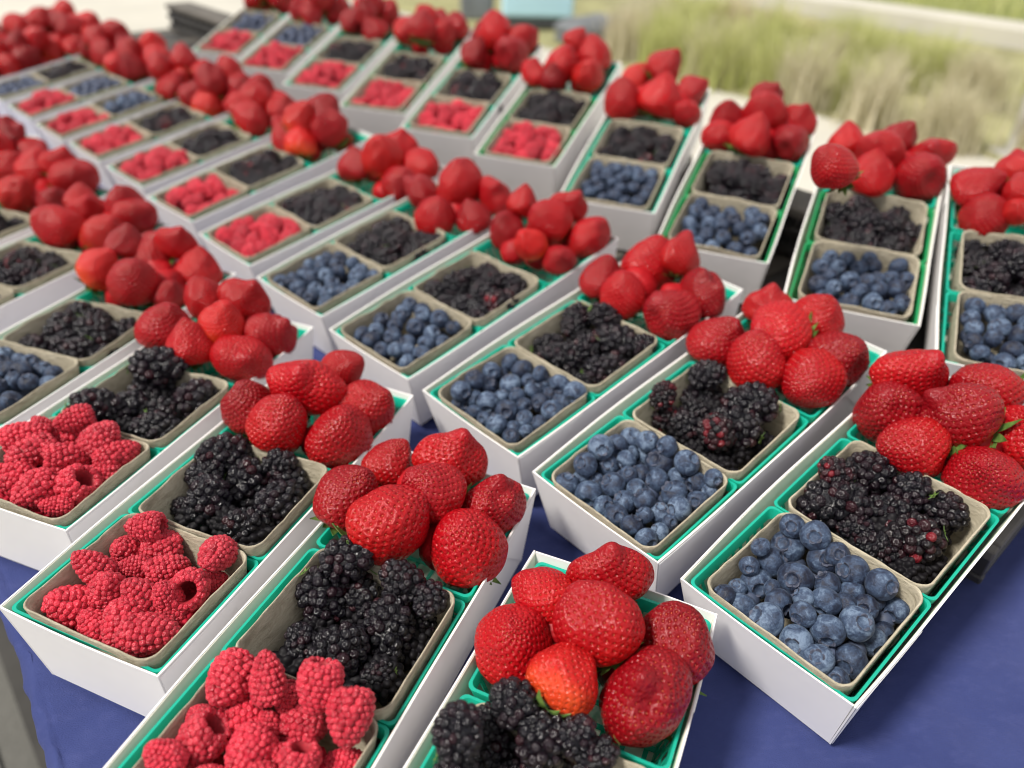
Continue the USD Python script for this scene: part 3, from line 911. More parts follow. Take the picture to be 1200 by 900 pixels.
# ------------------------------------------------------------------ where each fruit lies, read off the picture: (x, y, width[, height[, tip angle, lean towards the lens, shape]]) in 1200 wide pixels
SEEN = {
    ('A3', 's'): [(713, 670, 102, 68, 100, 25, 6), (634, 697, 80, 66, 110, 20, 0), (697, 726, 106, 94, 130, 30, 1), (600, 752, 88, 95, 95, 40, 5), (664, 794, 83, 92, 92, 5, 4), (792, 750, 84, 100, 70, 45, 7), (757, 815, 108, 110, 60, 70, 3)],
    ('A2', 's'): [(412, 578, 74, 76, 70, 35, 2), (460, 541, 62, 60, 60, 20, 5), (532, 536, 84, 68, 90, 30, 6), (505, 574, 78, 70, 95, 40, 7), (463, 611, 94, 92, 42, 15, 1), (547, 637, 92, 88, 95, 40, 0), (579, 592, 76, 74, 80, 40, 3)],
    ('A1', 's'): [(290, 475, 64, 64, 110, 30, 7), (357, 450, 94, 64, 85, 25, 6), (404, 431, 58, 40, 60, 20, 0), (328, 493, 66, 70, 70, 40, 0), (398, 509, 76, 76, 100, 40, 1), (434, 476, 66, 68, 60, 40, 5)],
    ('A0', 's'): [(195, 380, 66, 58, 60, 20, 2), (222, 400, 56, 54, 90, 30, 5), (238, 347, 44, 54, 85, 20, 0), (261, 378, 52, 56, 70, 30, 4), (284, 420, 70, 54, 95, 40, 1), (289, 351, 58, 52, 60, 30, 6), (319, 392, 62, 54, 50, 30, 3)],
    ('Am1', 's'): [(118, 313, 42, 54, 80, 30, 4), (157, 328, 62, 50, 100, 50, 0), (178, 301, 54, 60, 75, 20, 1), (148, 283, 44, 42, 80, 20, 2), (207, 282, 48, 38, 70, 20, 6), (233, 314, 58, 44, 60, 20, 5), (199, 343, 42, 32, 90, 40, 2)],
    ('Am2', 's'): [(66, 265, 60, 50, 100, 40, 0), (124, 272, 54, 42, 80, 30, 4), (160, 252, 56, 36, 60, 20, 1), (145, 235, 46, 40, 90, 20, 2), (106, 246, 46, 36, 90, 20, 6), (95, 232, 40, 32, 90, 20, 5)],
    ('Am3', 's'): [(24, 226, 48, 44, 90, 40, 4), (64, 233, 40, 30, 90, 40, 2), (45, 195, 46, 42, 90, 20, 0), (90, 207, 56, 42, 80, 20, 1), (70, 190, 44, 36, 90, 20, 6)],
    ('B1', 's'): [(1068, 437, 90, 58, 30, 10, 6), (1150, 456, 88, 54, 160, 20, 1), (1042, 480, 84, 72, 95, 50, 7), (1122, 487, 86, 80, 110, 55, 3), (1068, 523, 84, 62, 170, 35, 0), (1152, 557, 94, 70, 110, 40, 2), (1203, 508, 82, 74, 90, 40, 5)],
    ('B0', 's'): [(845, 397, 68, 60, 50, 25, 2), (886, 420, 66, 72, 110, 30, 0), (900, 358, 64, 44, 60, 15, 6), (912, 388, 66, 74, 130, 40, 1), (960, 369, 62, 56, 60, 30, 5), (982, 420, 80, 64, 50, 30, 7), (950, 447, 84, 62, 260, 40, 0)],
    ('Bm1', 's'): [(707, 322, 50, 50, 60, 20, 2), (730, 343, 52, 56, 100, 35, 0), (763, 306, 66, 62, 90, 30, 1), (799, 299, 48, 52, 70, 20, 6), (784, 367, 66, 60, 95, 45, 7), (824, 343, 54, 60, 60, 30, 3)],
    ('Bm2', 's'): [(592, 266, 40, 46, 90, 30, 2), (642, 258, 52, 52, 100, 30, 0), (620, 284, 42, 34, 150, 30, 4), (667, 240, 46, 36, 60, 20, 6), (692, 277, 52, 48, 80, 40, 1), (655, 303, 44, 32, 100, 40, 2), (613, 235, 38, 38, 80, 20, 5)],
    ('Bm3', 's'): [(511, 252, 48, 46, 90, 40, 0), (540, 213, 56, 56, 80, 30, 1), (553, 252, 42, 40, 90, 40, 2), (580, 228, 40, 48, 90, 30, 6), (493, 223, 42, 42, 100, 30, 3)],
    ('Bm4', 's'): [(448, 180, 50, 48, 100, 30, 4), (416, 192, 42, 40, 90, 30, 2), (470, 215, 46, 40, 90, 40, 0), (492, 192, 44, 36, 70, 20, 1), (470, 168, 40, 34, 90, 20, 6)],
    ('C2', 's'): [(1150, 218, 60, 46, 40, 20, 2), (1155, 251, 60, 44, 90, 40, 0), (1195, 195, 50, 40, 90, 20, 6), (1200, 222, 46, 42, 90, 30, 1), (1192, 246, 34, 30, 90, 30, 4)],
    ('C1', 's'): [(975, 193, 52, 50, 100, 40, 0), (993, 164, 44, 40, 60, 10, 5), (1030, 174, 56, 44, 90, 30, 1), (1056, 160, 42, 40, 80, 20, 2), (1021, 200, 54, 54, 95, 25, 5), (1088, 181, 54, 40, 70, 30, 6), (1080, 205, 62, 52, 90, 40, 7)],
    ('C0', 's'): [(853, 137, 42, 46, 80, 20, 2), (842, 158, 44, 34, 100, 40, 1), (882, 156, 48, 48, 95, 25, 5), (896, 130, 52, 46, 90, 30, 0), (938, 140, 40, 36, 70, 20, 6), (925, 166, 48, 36, 90, 40, 7), (900, 112, 44, 28, 60, 10, 3)],
    ('Cm1', 's'): [(729, 115, 42, 46, 90, 40, 0), (775, 111, 44, 58, 92, 20, 5), (781, 76, 38, 42, 80, 5, 5), (813, 105, 36, 36, 60, 20, 2), (803, 131, 40, 28, 90, 40, 1), (748, 90, 36, 34, 90, 20, 4)],
    ('Cm2', 's'): [(660, 74, 40, 42, 90, 30, 1), (695, 63, 46, 38, 90, 20, 0), (690, 86, 44, 30, 90, 40, 4), (676, 46, 28, 28, 80, 10, 5), (648, 88, 34, 30, 90, 40, 2), (625, 84, 28, 30, 90, 30, 6)],
    ('Cm3', 's'): [(557, 60, 30, 34, 90, 30, 2), (580, 36, 42, 42, 80, 20, 0), (598, 61, 44, 36, 90, 40, 7), (616, 44, 34, 32, 60, 20, 1), (566, 42, 30, 30, 90, 20, 3)],
    ('A2', 'k'): [(409, 654, 62, 54), (380, 701, 62, 66), (425, 697, 42, 52), (472, 680, 50, 46), (456, 734, 54, 88, 95), (504, 703, 38, 42), (354, 754, 40, 46), (398, 764, 66, 64), (443, 790, 40, 30), (491, 734, 36, 40)],
    ('A1', 'k'): [(263, 531, 60, 42), (240, 558, 42, 34), (245, 587, 48, 58, 100), (291, 565, 50, 60, 70), (328, 543, 38, 32), (341, 571, 44, 48), (327, 589, 54, 46), (291, 617, 56, 44), (213, 594, 24, 24)],
    ('A0', 'k'): [(187, 429, 68, 40, 5), (180, 457, 56, 38), (115, 477, 60, 40, 20), (150, 480, 44, 46, 60), (232, 468, 50, 48, 60), (192, 484, 40, 34), (183, 503, 58, 36)],
    ('A3', 'k'): [(537, 857, 54, 66, 60), (603, 824, 56, 56), (572, 845, 38, 40), (580, 878, 58, 60), (636, 866, 58, 66, 80), (675, 862, 46, 46), (698, 888, 52, 46), (535, 899, 50, 44), (645, 905, 50, 40), (600, 912, 50, 40)],
    ('B1', 'k'): [(980, 554, 40, 38, 120, 20, 4), (1020, 553, 54, 48), (1068, 576, 44, 44), (976, 590, 80, 54, 170), (1043, 601, 54, 44, 140), (1110, 600, 44, 46), (1066, 631, 70, 54, 150, 20, 4), (1030, 642, 48, 38, 140), (1003, 618, 40, 30)],
    ('B0', 'k'): [(829, 440, 42, 34), (823, 466, 52, 36), (880, 473, 64, 44, 150), (862, 500, 58, 48, 140), (840, 507, 44, 40, 90, 20, 4), (806, 500, 38, 36), (777, 463, 30, 34, 60, 20, 4), (782, 490, 36, 30, 60, 20, 4), (812, 482, 34, 28)],
    ('Bm1', 'k'): [(675, 375, 34, 38), (710, 372, 38, 32), (724, 401, 54, 42, 150), (683, 410, 36, 34), (645, 406, 42, 30), (657, 420, 50, 36, 150), (709, 433, 50, 36, 30), (686, 447, 34, 24), (755, 405, 28, 28)],
    ('A1', 'r'): [(168, 617, 44, 34), (187, 642, 44, 40), (148, 645, 40, 38), (107, 663, 48, 42), (155, 664, 38, 26), (198, 666, 48, 38, 30), (252, 652, 44, 40, 250), (251, 681, 32, 28), (126, 690, 48, 46), (165, 698, 50, 48), (222, 690, 46, 50, 60, -75), (80, 710, 54, 52, 160), (194, 697, 34, 38), (143, 735, 48, 54, 250), (110, 733, 40, 42), (180, 743, 66, 48, 30), (194, 724, 42, 32)],
    ('A2', 'r'): [(268, 800, 58, 62, 200), (313, 791, 44, 58, 90), (278, 845, 58, 54, 190), (231, 872, 58, 62, 200, -25), (373, 808, 52, 60, 260, -15), (335, 820, 30, 38), (356, 852, 62, 52, 320), (313, 853, 32, 42), (409, 843, 54, 64, 260), (289, 887, 54, 58, 250), (190, 886, 46, 44), (350, 898, 54, 42, 270, -15), (328, 885, 32, 32), (400, 896, 46, 40), (237, 838, 28, 28), (250, 912, 40, 34), (310, 915, 44, 40)],
    ('A0', 'r'): [(85, 493, 44, 34), (33, 510, 52, 34, 20), (33, 530, 50, 40, 200), (79, 515, 46, 38, 200), (121, 512, 42, 44, 80), (141, 533, 46, 40, 30), (82, 538, 60, 32, 10), (115, 558, 42, 32), (86, 573, 46, 46, 260, -20), (12, 560, 46, 42), (38, 577, 48, 46, 250), (60, 560, 36, 32), (65, 593, 36, 26), (53, 505, 34, 30)],
    ('B1', 'u'): [(928, 616, 28), (956, 628, 34), (923, 641, 38), (891, 641, 22), (904, 658, 36), (965, 656, 36), (981, 650, 28), (878, 663, 22), (999, 669, 36), (932, 678, 38), (886, 684, 36), (848, 698, 26), (870, 711, 33), (912, 706, 32), (969, 685, 30), (998, 694, 29), (968, 705, 33), (990, 708, 26), (942, 701, 26), (941, 720, 29), (898, 727, 40), (933, 754, 39), (970, 739, 37), (959, 773, 35), (995, 775, 40), (1004, 731, 38), (1021, 752, 33), (1034, 741, 26), (980, 797, 29), (1033, 685, 36), (1050, 715, 30), (1014, 712, 28), (1024, 704, 25), (864, 689, 22), (905, 690, 22), (950, 760, 24)],
    ('B0', 'u'): [(740, 514, 26), (704, 524, 29), (722, 522, 26), (759, 517, 25), (782, 523, 25), (740, 531, 18), (686, 544, 28), (712, 546, 27), (734, 539, 23), (757, 533, 25), (773, 541, 34), (805, 542, 29), (736, 557, 21), (750, 556, 23), (770, 563, 27), (794, 560, 23), (816, 566, 26), (836, 560, 22), (664, 567, 28), (718, 568, 28), (690, 579, 32), (732, 588, 26), (755, 585, 25), (746, 573, 24), (790, 578, 31), (796, 596, 28), (816, 587, 24), (708, 594, 25), (773, 602, 26), (722, 605, 27), (740, 616, 26), (755, 604, 22), (773, 624, 22), (757, 633, 27), (682, 560, 22), (699, 563, 18), (832, 576, 20), (785, 612, 18)],
    ('Bm1', 'u'): [(598, 425, 21), (576, 435, 20), (556, 445, 23), (612, 434, 25), (633, 438, 19), (586, 440, 21), (571, 452, 24), (598, 450, 24), (540, 458, 23), (557, 467, 19), (572, 471, 25), (588, 465, 18), (606, 464, 19), (625, 458, 21), (638, 448, 18), (656, 450, 23), (674, 460, 27), (540, 474, 21), (556, 483, 19), (594, 482, 26), (614, 475, 18), (633, 472, 22), (661, 470, 28), (647, 481, 25), (615, 491, 20), (632, 496, 19), (582, 498, 25), (602, 502, 18), (599, 512, 20), (617, 506, 17), (640, 460, 16), (568, 491, 18), (620, 447, 18), (645, 462, 18)],
}
KIND = {'s': 'strawberry', 'k': 'blackberry', 'r': 'raspberry', 'u': 'blueberry'}
LET = {v: k for k, v in KIND.items()}
SIZE = {'s': 0.0226, 'k': 0.0158, 'r': 0.0116, 'u': 0.0088}      # radius of a usual fruit


def ray(x, y):
    d = FW + RT * (x - 600) / FPX - UP * (y - 450) / FPX
    return d


def project(P):
    v = np.asarray(P) - EYE
    return 600 + FPX * (v @ RT) / (v @ FW), 450 - FPX * (v @ UP) / (v @ FW)


CELL = {0: (0.0050, 0.0492), 1: (0.0050, 0.1433), 2: (0.001, 0.2500)}      # centres of the three cells
HALF = {0: (0.043, 0.038), 1: (0.043, 0.038), 2: (0.047, 0.042)}


def surface(letter, rho):
    """height of the fruit centres over the rim, rho = distance from the cell centre, 0..1"""
    dome = 1 - min(1, rho) ** 2
    return {'s': 0.011 + 0.022 * dome, 'k': -0.020 + 0.014 * dome, 'r': -0.010 + 0.011 * dome, 'u': -0.0095 + 0.006 * dome}[letter]


def cell_of(n, l):
    if l in '012':
        return int(l)
    if l == 's':
        return 2
    return 0 if CARTONS[n][3] == KIND[l] else 1


def place_seen(n, l, items):
    """put each fruit on its line of sight, on the heap's surface, then push overlapping ones apart in depth"""
    cell = cell_of(n, l)
    F, ux, e, nn = frame(n)
    ca, cb = CELL[cell]
    ha, hb = HALF[cell]
    ds, ts, rs = [], [], []
    for it in items:
        d = ray(it[0], it[1])
        h = 0.0
        for _ in range(4):
            t = ((F + nn * h - EYE) @ nn) / (d @ nn)
            p = EYE + d * t - F
            rho = math.hypot((p @ ux - ca) / ha, (p @ e - cb) / hb)
            h = surface(l, rho)
        ds.append(d), ts.append(t)
        w = it[2] if len(it) == 3 else math.sqrt(it[2] * it[3])
        rs.append(0.5 * w / FPX * t)
    ds, ts, rs = np.array(ds), np.array(ts), np.array(rs)
    t0 = ts.copy()
    lo, hi = np.zeros(len(ts)), np.zeros(len(ts))
    for i in range(len(ts)):
        mg = {'s': 0.8, 'k': 0.72, 'r': 0.72, 'u': 0.9}[l]
        if l == 's':
            box_ = ((ca - 0.062 + 0.62 * rs[i], ca + 0.060 - 0.62 * rs[i]), (0.190 + 0.36 * rs[i], 0.3040 - 0.62 * rs[i]), (0.010, 0.048))
        else:
            box_ = ((ca - 0.047 + mg * rs[i], ca + 0.047 - mg * rs[i]), (cb - 0.0425 + mg * rs[i], cb + 0.0425 - mg * rs[i]), (-0.045, {'k': 0.001, 'r': 0.007, 'u': 0.001}[l]))
        a0, a1 = 0.0, 9.0
        for ax_, (u0, u1) in zip((ux, e, nn), box_):
            o_, k_ = (EYE - F) @ ax_, ds[i] @ ax_
            q0_, q1_ = sorted(((u0 - o_) / k_, (u1 - o_) / k_))
            a0, a1 = max(a0, q0_), min(a1, q1_)
        if a0 > a1:
            a0 = a1 = (a0 + a1) / 2
        lo[i], hi[i] = a0, a1
    ts = np.clip(ts, lo, hi)
    soft = {'s': 0.66, 'k': 0.72, 'r': 0.78, 'u': 0.94}[l]
    ln = np.linalg.norm(ds, axis=1)
    for _ in range(160):
        P = EYE + ds * ts[:, None]
        mv = np.zeros(len(ts))
        for i in range(len(ts)):
            dv = P - P[i]
            dist = np.linalg.norm(dv, axis=1)
            for j in np.nonzero(dist < soft * (rs + rs[i]))[0]:
                if j <= i:
                    continue
                lap = soft * (rs[i] + rs[j]) - dist[j]
                s = 1 if (ts[j] * ln[j] >= ts[i] * ln[i]) else -1
                mv[i] -= s * lap * 0.25
                mv[j] += s * lap * 0.25
        ts = ts + np.clip(mv, -0.0015, 0.0015) / ln - 0.05 * (ts - t0)
        ts = np.clip(ts, lo, hi)
    rs = rs * ts / t0
    return [(EYE + ds[i] * ts[i], rs[i], items[i]) for i in range(len(items))]


def scatter(n, l, g, count=None, drop=0.0, spread=1.0, cell=None):
    """a loose heap in a cell, placed without the picture (small or blurred fruit)"""
    cell = cell_of(n, l) if cell is None else cell
    ca, cb = CELL[cell]
    ha, hb = HALF[cell]
    r0 = SIZE[l]
    pts = []
    tries = 0
    while tries < 1500:
        tries += 1
        r = r0 * g.uniform(0.86, 1.12)
        a, b = g.uniform(-1, 1, 2)
        a, b = a * (ha * spread - (0.45 if l == 's' or drop else 0.22) * r), b * (hb * spread - (0.45 if l == 's' or drop else 0.22) * r)
        if all((a - x) ** 2 + (b - y) ** 2 > ({'s': 0.84, 'k': 0.72, 'r': 0.76, 'u': 0.84}[l] * (r + q_)) ** 2 for x, y, _, q_ in pts):
            h = surface(l, math.hypot(a / ha, b / hb) * 0.95) + g.uniform(-0.25, 0.25) * r - drop + ({'s': 0.002, 'k': 0.006, 'r': 0.004, 'u': 0.006}[l] if not drop else 0)
            pts.append((a, b, h, r))
        if count and len(pts) >= count:
            break
    out = []
    if l == 's' and not drop:      # push the heap apart until the berries only touch
        for k in range(2):
            pts.append((g.uniform(-0.2, 0.2) * ha, (-0.35, 0.35)[k] * hb, surface(l, 0) + r0 * 0.7, r0 * g.uniform(0.9, 1.02)))
        X = np.array([p_[:3] for p_ in pts])
        Rr = np.array([p_[3] for p_ in pts])
        base = X.copy()
        for _ in range(120):
            for i in range(len(X)):
                for j in range(i):
                    dv = X[i] - X[j]
                    dd_ = np.linalg.norm(dv) + 1e-9
                    lap = 0.90 * (Rr[i] + Rr[j]) - dd_
                    if lap > 0:
                        X[i] += dv / dd_ * lap * 0.3
                        X[j] -= dv / dd_ * lap * 0.3
            X[:, 0] = np.clip(X[:, 0], -ha - 0.002, ha + 0.002)
            X[:, 1] = np.clip(X[:, 1], -hb - 0.006, hb)
            X[:, 2] = np.clip(X[:, 2], 0.006, 0.040)
        pts = [(*x, r_) for x, r_ in zip(X, Rr)]
    for a, b, h, r in pts:
        out.append((loc(n, ca + a, cb + b, h), r, None))
    if False and l == 's' and not drop:      # three on top
        for k in range(2):
            a, b = np.array([g.uniform(-0.25, 0.25), (-0.5, 0.1, 0.6)[k] + g.uniform(-0.1, 0.1)]) * [ha, hb]
            a += (-1) ** k * 0.2 * ha
            out.append((loc(n, ca + a, cb + b, surface(l, 0) + r0 * 0.66), r0 * g.uniform(0.9, 1.02), None))
    return out


ELONG = {'s': (1.05, 1.10), 'k': (1.0, 1.3), 'r': (1.0, 1.15), 'u': (1.0, 0.9)}
fruit = []      # dicts of every single fruit
fill = {'s': [], 'k': [], 'r': [], 'u': []}
for n in CARTONS:
    for cell, l in ((2, 's'), (0, LET[CARTONS[n][3]]), (1, LET[CARTONS[n][4]])):
        g = np.random.default_rng(abs(hash_ := sum(ord(c) * (i + 3) * 17 for i, c in enumerate(n + l + str(cell)))))
        seen = SEEN.get((n, l))
        got = place_seen(n, l, seen) if seen else scatter(n, l, g, cell=cell)
        for P, r, it in got:
            px, py = project(P)
            if px < -60 or px > 1260 or py < -60 or py > 960:
                continue
            to_cam = (EYE - P) / np.linalg.norm(EYE - P)
            if l == 'u':
                v = g.normal(0, 1, 3)
                ax = v / np.linalg.norm(v) + to_cam * 0.9 + np.array([0, 0, 0.2])
                k = int(g.integers(5))
            else:
                ang = it[4] if it and len(it) > 4 else (None if l == 's' or not it else (g.uniform(-25, 25) if it[2] > it[3] * 1.12 else g.uniform(55, 125)) + (180 if g.random() < 0.5 else 0))
                lean = it[5] if it and len(it) > 5 else g.uniform(-10, 45)
                if ang is None:
                    ang, lean = g.uniform(40, 140) if l == 's' else g.uniform(0, 360), g.uniform(0, 55)
                ang, lean = math.radians(ang), math.radians(lean)
                right = np.cross(FW, UP)
                ax = math.cos(lean) * (RT * math.cos(ang) + UP * math.sin(ang)) + math.sin(lean) * to_cam
                np_ = {'s': len(STRAW), 'k': 6, 'r': 5}[l]
                k = it[6] if it and len(it) > 6 else int(g.integers(np_))
                if l == 'k' and k == 4 and not (it and len(it) > 6) and g.random() < 0.7:
                    k = 1
            fruit.append(dict(n=n, l=l, cell=cell, P=P, r=r, ax=ax, k=k, px=px, py=py, depth=float((P - EYE) @ FW), it=it, g=g.integers(1 << 30)))
        # fruit below the top layer: one mass per kind
        low = {'s': (5, 0.030, 0.8), 'k': (10, 0.011, 0.92), 'r': (14, 0.013, 0.92), 'u': (30, 0.0125, 0.95)}[l]
        for P, r, _ in scatter(n, l, g, low[0], low[1], low[2], cell):
            px, py = project(P)
            if -60 < px < 1260 and -60 < py < 960:
                fill[l].append((P, r * (0.8 if l == 's' else 0.95), g.integers(1 << 30)))

# at most 300 of a kind stand as single things; the farthest rest joins the mass of its kind
for l in fill:
    mine = sorted([f for f in fruit if f['l'] == l], key=lambda f: f['depth'])
    for f in mine[300:]:
        fill[l].append((f['P'], f['r'], f['g']))
        f['drop'] = True
fruit = [f for f in fruit if 'drop' not in f]

PROT = {'s': STRAW_P, 'k': BLACK_P, 'r': RASP_P, 'u': BLUE_P}
ADJ = {'s': 'red strawberry', 'k': 'black glossy blackberry', 'r': 'pink red raspberry', 'u': 'dusty blue blueberry'}
HOLD = {'s': 'heap', 'k': 'punnet', 'r': 'punnet', 'u': 'punnet'}
cells = {}
for f in fruit:
    cells.setdefault((f['n'], f['l']), []).append(f)
for (n, l), fs in cells.items():
    where = PHRASE[n]
    grp = f'{KIND[l].replace("y", "ies") if False else KIND[l][:-1] + "ies"} in the {where}'
    # every fruit by its place: lines from the front of the punnet, then from the left
    nl = 1 if len(fs) <= 8 else (2 if len(fs) <= 14 else (3 if len(fs) <= 24 else 4))
    fs.sort(key=lambda f: -f['py'])
    for q_, chunk in enumerate(np.array_split(np.arange(len(fs)), nl)):
        line = sorted([fs[i] for i in chunk], key=lambda f: f['px'])
        for i, f in enumerate(line):
            at = '' if nl == 1 else f', {ORD[q_]} line'
            f['lab'] = f'{ADJ[l]}, {ORD[i]} from left{at}, {HOLD[l]} in {where}'
    for f in fs:
        gg = np.random.default_rng(int(f['g']))
        if f['it'] and l != 'u':
            f['k'], R, s = fit_pose(l, f['it'], f['P'], gg)
        else:
            R = basis(f['ax'], gg)
            s = f['r'] / {'s': 0.95, 'k': 1.04, 'r': 1.06, 'u': 0.94}[l]
        sc = np.array([s, s, s]) * gg.uniform(0.97, 1.03, 3)
        inst(KIND[l], PROT[l][f['k']], gfm(R, f['P'], sc), f['lab'], KIND[l], grp)

# masses of fruit under the top layer
bump_dirs = fib(60)
from scipy.spatial import cKDTree
i3 = ICO[4]
v3 = np.array(i3.vertices)
kd = cKDTree(bump_dirs).query(v3)[0]
bumpy = v3 * (1.06 - 0.9 * kd[:, None] ** 2 * 4.2).clip(0.8, 1.1)
simple('strawberry_inner', (0.34, 0.005, 0.009), 0.5, 0.25, var=(40, 0.2))
simple('blueberry_inner', (0.045, 0.06, 0.105), 0.6, var=(60, 0.4))
simple('blackberry_inner', (0.006, 0.005, 0.007), 0.6, 0.2, var=(60, 0.3))
simple('raspberry_inner', (0.42, 0.010, 0.03), 0.7, 0.2, var=(60, 0.2))
sd0 = straw_shape(fib(300, 0.01, 1), 1, 0.3, 1.05, 0.85, [])
b0_ = straw_shape(v3, 1, 0.3, 1.05, 0.85, [])
STRAW_LOW = b0_ * (1 - 0.06 * np.exp(-(cKDTree(sd0).query(b0_)[0] / 0.05) ** 2))[:, None]
LOOK = {'s': 'strawberry_inner', 'k': 'blackberry_inner', 'r': 'raspberry_inner', 'u': 'blueberry_inner'}
for l, items in fill.items():
    ms = []
    for P, r, sd_ in items:
        gg = np.random.default_rng(int(sd_))
        R = basis(gg.normal(0, 1, 3), gg)
        if l == 'u':
            b, f_ = np.array(ICO[2].vertices) * [1, 1, 0.9], ICO[2].faces
        elif l == 's':
            b = STRAW_LOW
            f_ = i3.faces
        else:
            b, f_ = bumpy * [1, 1, 1.2], i3.faces
        ms.append((b @ R.T * r + P, f_))
    m = part(KIND[l][:-1] + 'ies', cat_mesh(ms), LOOK[l], smooth=True)
    tag(m, f'{KIND[l][:-1]}ies lying deeper down under the top ones in all the cartons', KIND[l][:-1] + 'ies', kind='stuff')

# ------------------------------------------------------------------ set the cartons, baskets and punnets down
CONT = {'raspberry': 'raspberries', 'blackberry': 'blackberries', 'blueberry': 'blueberries'}
for i, n in enumerate(CARTONS):
    R, F = fmat(n)
    row = {'A': 'front', 'B': 'middle', 'C': 'back'}[n[0]]
    inst('paper_carton', CARTON_P[n[0]], gfm(R, F), f'white paper carton of three baskets, the {PHRASE[n].replace(" carton", "")}', 'carton', f'white cartons in the {row} row')
    g = np.random.default_rng(700 + i)
    col = 'green' if n in ('C0', 'C1', 'Bm8', 'Cm2', 'Cm4') else 'teal'
    for c in range(3):
        P = loc(n, 0.0016, (0.0497, 0.1445, 0.2485)[c], -0.0020)
        bs = (1, 1, 1) if c < 2 else (1, 1.15, 1)
        what = ('front', 'middle', 'strawberry')[c]
        cc = col if c < 2 else 'teal'
        inst('berry_basket', BASKET_P[cc], gfm(R, P, bs), f'{cc} plastic basket in the {what} cell of the {PHRASE[n]}', 'basket', f'plastic baskets in the {row} row')
    for c in range(2):
        if CARTONS[n][3] == 'strawberry':
            continue
        a, b = CELL[c]
        a += g.normal(0, 0.0006) - (0.0025 if n[0] == 'C' else 0)
        t = g.normal(0, 0.010)
        Rz = np.array([[math.cos(t), -math.sin(t), 0], [math.sin(t), math.cos(t), 0], [0, 0, 1]])
        P = loc(n, a, b - 0.001 + g.normal(0, 0.0005), 0.0058 + g.normal(0, 0.0006))
        k = int(g.integers(4))
        mark = c == 1 and n in ('A2', 'B1', 'B0', 'Bm1')
        if not mark and g.random() < 0.5:
            Rz = Rz @ np.diag([-1.0, -1.0, 1.0])
        inst('pulp_punnet', PRINTED if mark else PUN_P[k], gfm(R @ Rz, P), f'grey pulp punnet of {CONT[CARTONS[n][3 + c]]}, {("front", "middle")[c]} cell of the {PHRASE[n]}', 'punnet', f'pulp punnets in the {row} row')

# ------------------------------------------------------------------ planting behind the stall


def tuft(name, look, nb, h, spread, seed):
    root = proto(name)
    r = np.random.default_rng(seed)
    ms = []
    for _ in range(nb):
        a = r.uniform(0, 2 * math.pi)
        ln = h * r.uniform(0.55, 1.1)
        lean = r.uniform(0.08, 0.75) * spread
        base = r.normal(0, 0.07, 2)
        P_ = np.zeros((6, 2, 3))
        for q_, t in enumerate(np.linspace(0, 1, 6)):
            rr = lean * ln * t ** 1.7
            z = ln * (t - 0.28 * lean * t ** 2.4)
            w = 0.0045 * (1 - t) + 0.0008
            c = np.array([base[0] + rr * math.cos(a), base[1] + rr * math.sin(a), z])
            o = np.array([-math.sin(a), math.cos(a), 0]) * w
            P_[q_] = [c - o, c + o]
        ms.append((P_.reshape(-1, 3), grid_faces(6, 2)))
    part('blades', cat_mesh(ms), look, root, kind='stuff', tone=tones(ms, seed))
    return root


TUFT = [tuft('grass_tuft_a', 'blade_green', 420, 0.42, 1.0, 1), tuft('grass_tuft_b', 'blade_olive', 300, 0.38, 0.9, 2), tuft('grass_tuft_c', 'blade_dry', 260, 0.38, 0.8, 3)]
g = np.random.default_rng(77)
k = 0
TW = ('yellow green', 'olive green', 'dry straw coloured')
for n0, row_word in ((4.68, 'front line'), (5.5, 'second line'), (6.2, 'third line'), (7.0, 'fourth line'), (7.5, 'line along the kerb')):
    for t in np.arange(-3.4, 5.2, 0.27):
        nn, tt = n0 + g.normal(0, 0.12), t + g.normal(0, 0.12)
        p = E_N * nn + E_T * tt
        px, py = project([p[0], p[1], GZ + 0.25])
        if not (560 < px < 1260 and -80 < py < 260):
            continue
        if n0 > 6.8 and px > 770:
            continue
        if px < 740 and g.random() < 0.7:
            continue
        kind = 0 if 770 < px < 930 and n0 < 6 and g.random() < 0.85 else int(g.choice([0, 0, 0, 1, 1, 1, 2]))
        a = g.uniform(0, 6.28)
        s = g.uniform(0.8, 1.2) * (0.75 if n0 > 5.9 else 1)
        R = np.array([[math.cos(a), -math.sin(a), 0], [math.sin(a), math.cos(a), 0], [0, 0, 1]])
        inst('ornamental_grass', TUFT[kind], gfm(R, [p[0], p[1], GZ - 0.01], (s, s, s)), f'blurred {TW[kind]} grass tuft in the {row_word} of the planting bed', 'grass tuft', f'{TW[kind]} tufts in the {row_word} of the bed')
ms = []
for _ in range(9000):
    n0, t = g.uniform(8.25, 14), g.uniform(-8, 5)
    p = E_N * n0 + E_T * t
    a, h = g.uniform(0, 6.28), g.uniform(0.2, 0.55)
    o = np.array([math.cos(a), math.sin(a), 0]) * 0.006
    b = np.array([p[0], p[1], GZ])
    tip = b + [g.normal(0, 0.09), g.normal(0, 0.09), h]
    ms.append((np.array([b - o, b + o, (b + tip) / 2 + o * 0.8 + [0, 0, 0.03], tip]), np.array([(0, 1, 2), (0, 2, 3)])))
m = part('lawn_grass', cat_mesh(ms), 'blade_green', tone=tones(ms, 5))
tag(m, 'long pale green grass growing beyond the pale kerb', 'grass', kind='stuff')

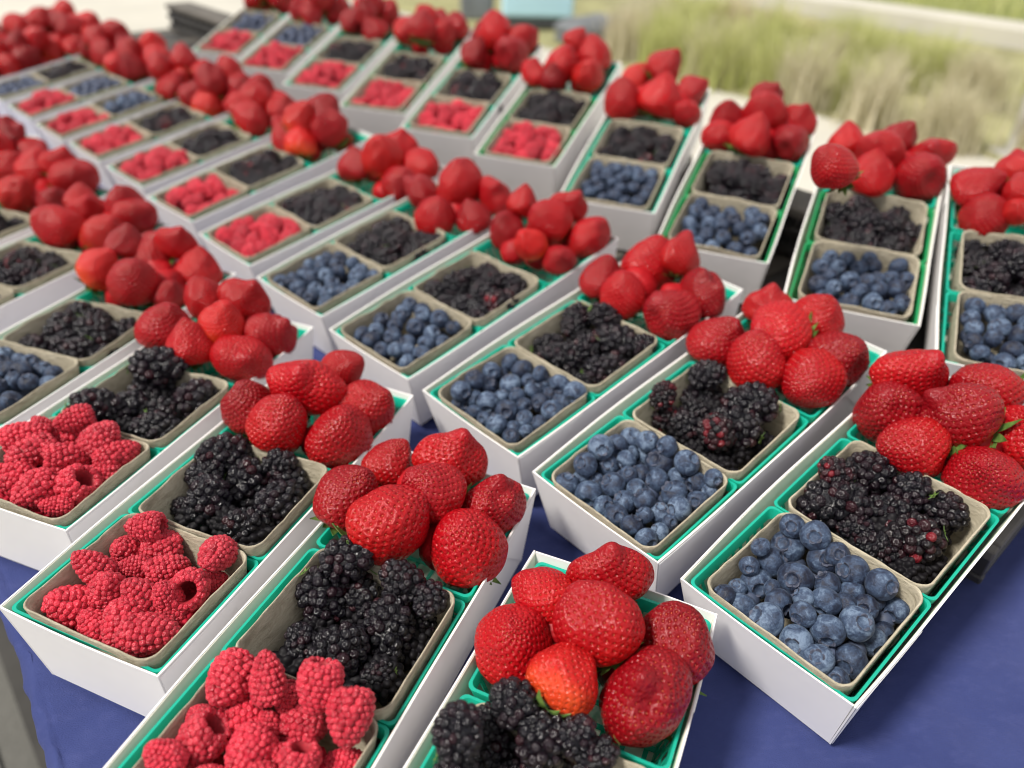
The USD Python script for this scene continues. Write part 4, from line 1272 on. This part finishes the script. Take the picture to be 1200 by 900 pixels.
# pale blue box, bin, stone, pole
cb = xform('cool_box', 'pale blue plastic box on dark feet standing behind the back row', 'box')
bx0 = np.array([0.13, 7.55])
for nm, c, s, lk in (('body', (0, 0, 0.30), (0.62, 0.42, 0.40), 'pale_blue_plastic'), ('lid', (0, 0, 0.535), (0.66, 0.46, 0.06), 'pale_blue_plastic'), ('base', (0, 0, 0.05), (0.60, 0.40, 0.09), 'dark_plastic'), ('handle', (0.335, 0, 0.40), (0.04, 0.2, 0.03), 'dark_plastic')):
    v, f = bevel_box(c, s, 0.02)
    part(nm, (v + [bx0[0], bx0[1], GZ - 0.004], f), lk, cb)
bn = xform('refuse_bin', 'small grey bin standing left of the pale blue box', 'bin')
for nm, c, s, lk in (('body', (0, 0, 0.25), (0.30, 0.30, 0.5), 'grey_stone'), ('lid', (0, 0, 0.53), (0.33, 0.33, 0.05), 'dark_plastic')):
    v, f = bevel_box(c, s, 0.02)
    part(nm, (v + [-0.42, 7.9, GZ - 0.004], f), lk, bn)
st = trimesh.creation.icosphere(subdivisions=3)
v = np.array(st.vertices)
v = v * (0.8 + 0.5 * fbm(v * 1.7, 3, 4))[:, None] * [0.34, 0.2, 0.13] + [0.62, 6.9, GZ + 0.06]
tag(part('boulder', (v, st.faces), 'grey_stone', smooth=True), 'dark grey stone on the ground right of the pale blue box', 'stone')
pl = xform('canopy_pole', 'pale metal canopy pole at the right edge behind the back row', 'pole')
pb = np.array([2.60, 4.12, GZ - 0.008])
cy = trimesh.creation.cylinder(0.028, 2.6, sections=20)
part('shaft', (np.array(cy.vertices) + pb + [0, 0, 1.312], cy.faces), 'pole_metal', pl, smooth=40)
v, f = bevel_box(pb + [0, 0, 0.006], (0.16, 0.16, 0.012), 0.003)
part('foot_plate', (v, f), 'pole_metal', pl)
wt = trimesh.creation.icosphere(subdivisions=3)
v = np.array(wt.vertices)
v = np.sign(v) * np.abs(v) ** 0.7 * [0.13, 0.09, 0.10] + pb + [0.20, 0.02, 0.10]
tag(part('weight_bag', (v, wt.faces), 'terracotta', smooth=True), 'orange weight bag beside the foot of the canopy pole', 'bag')
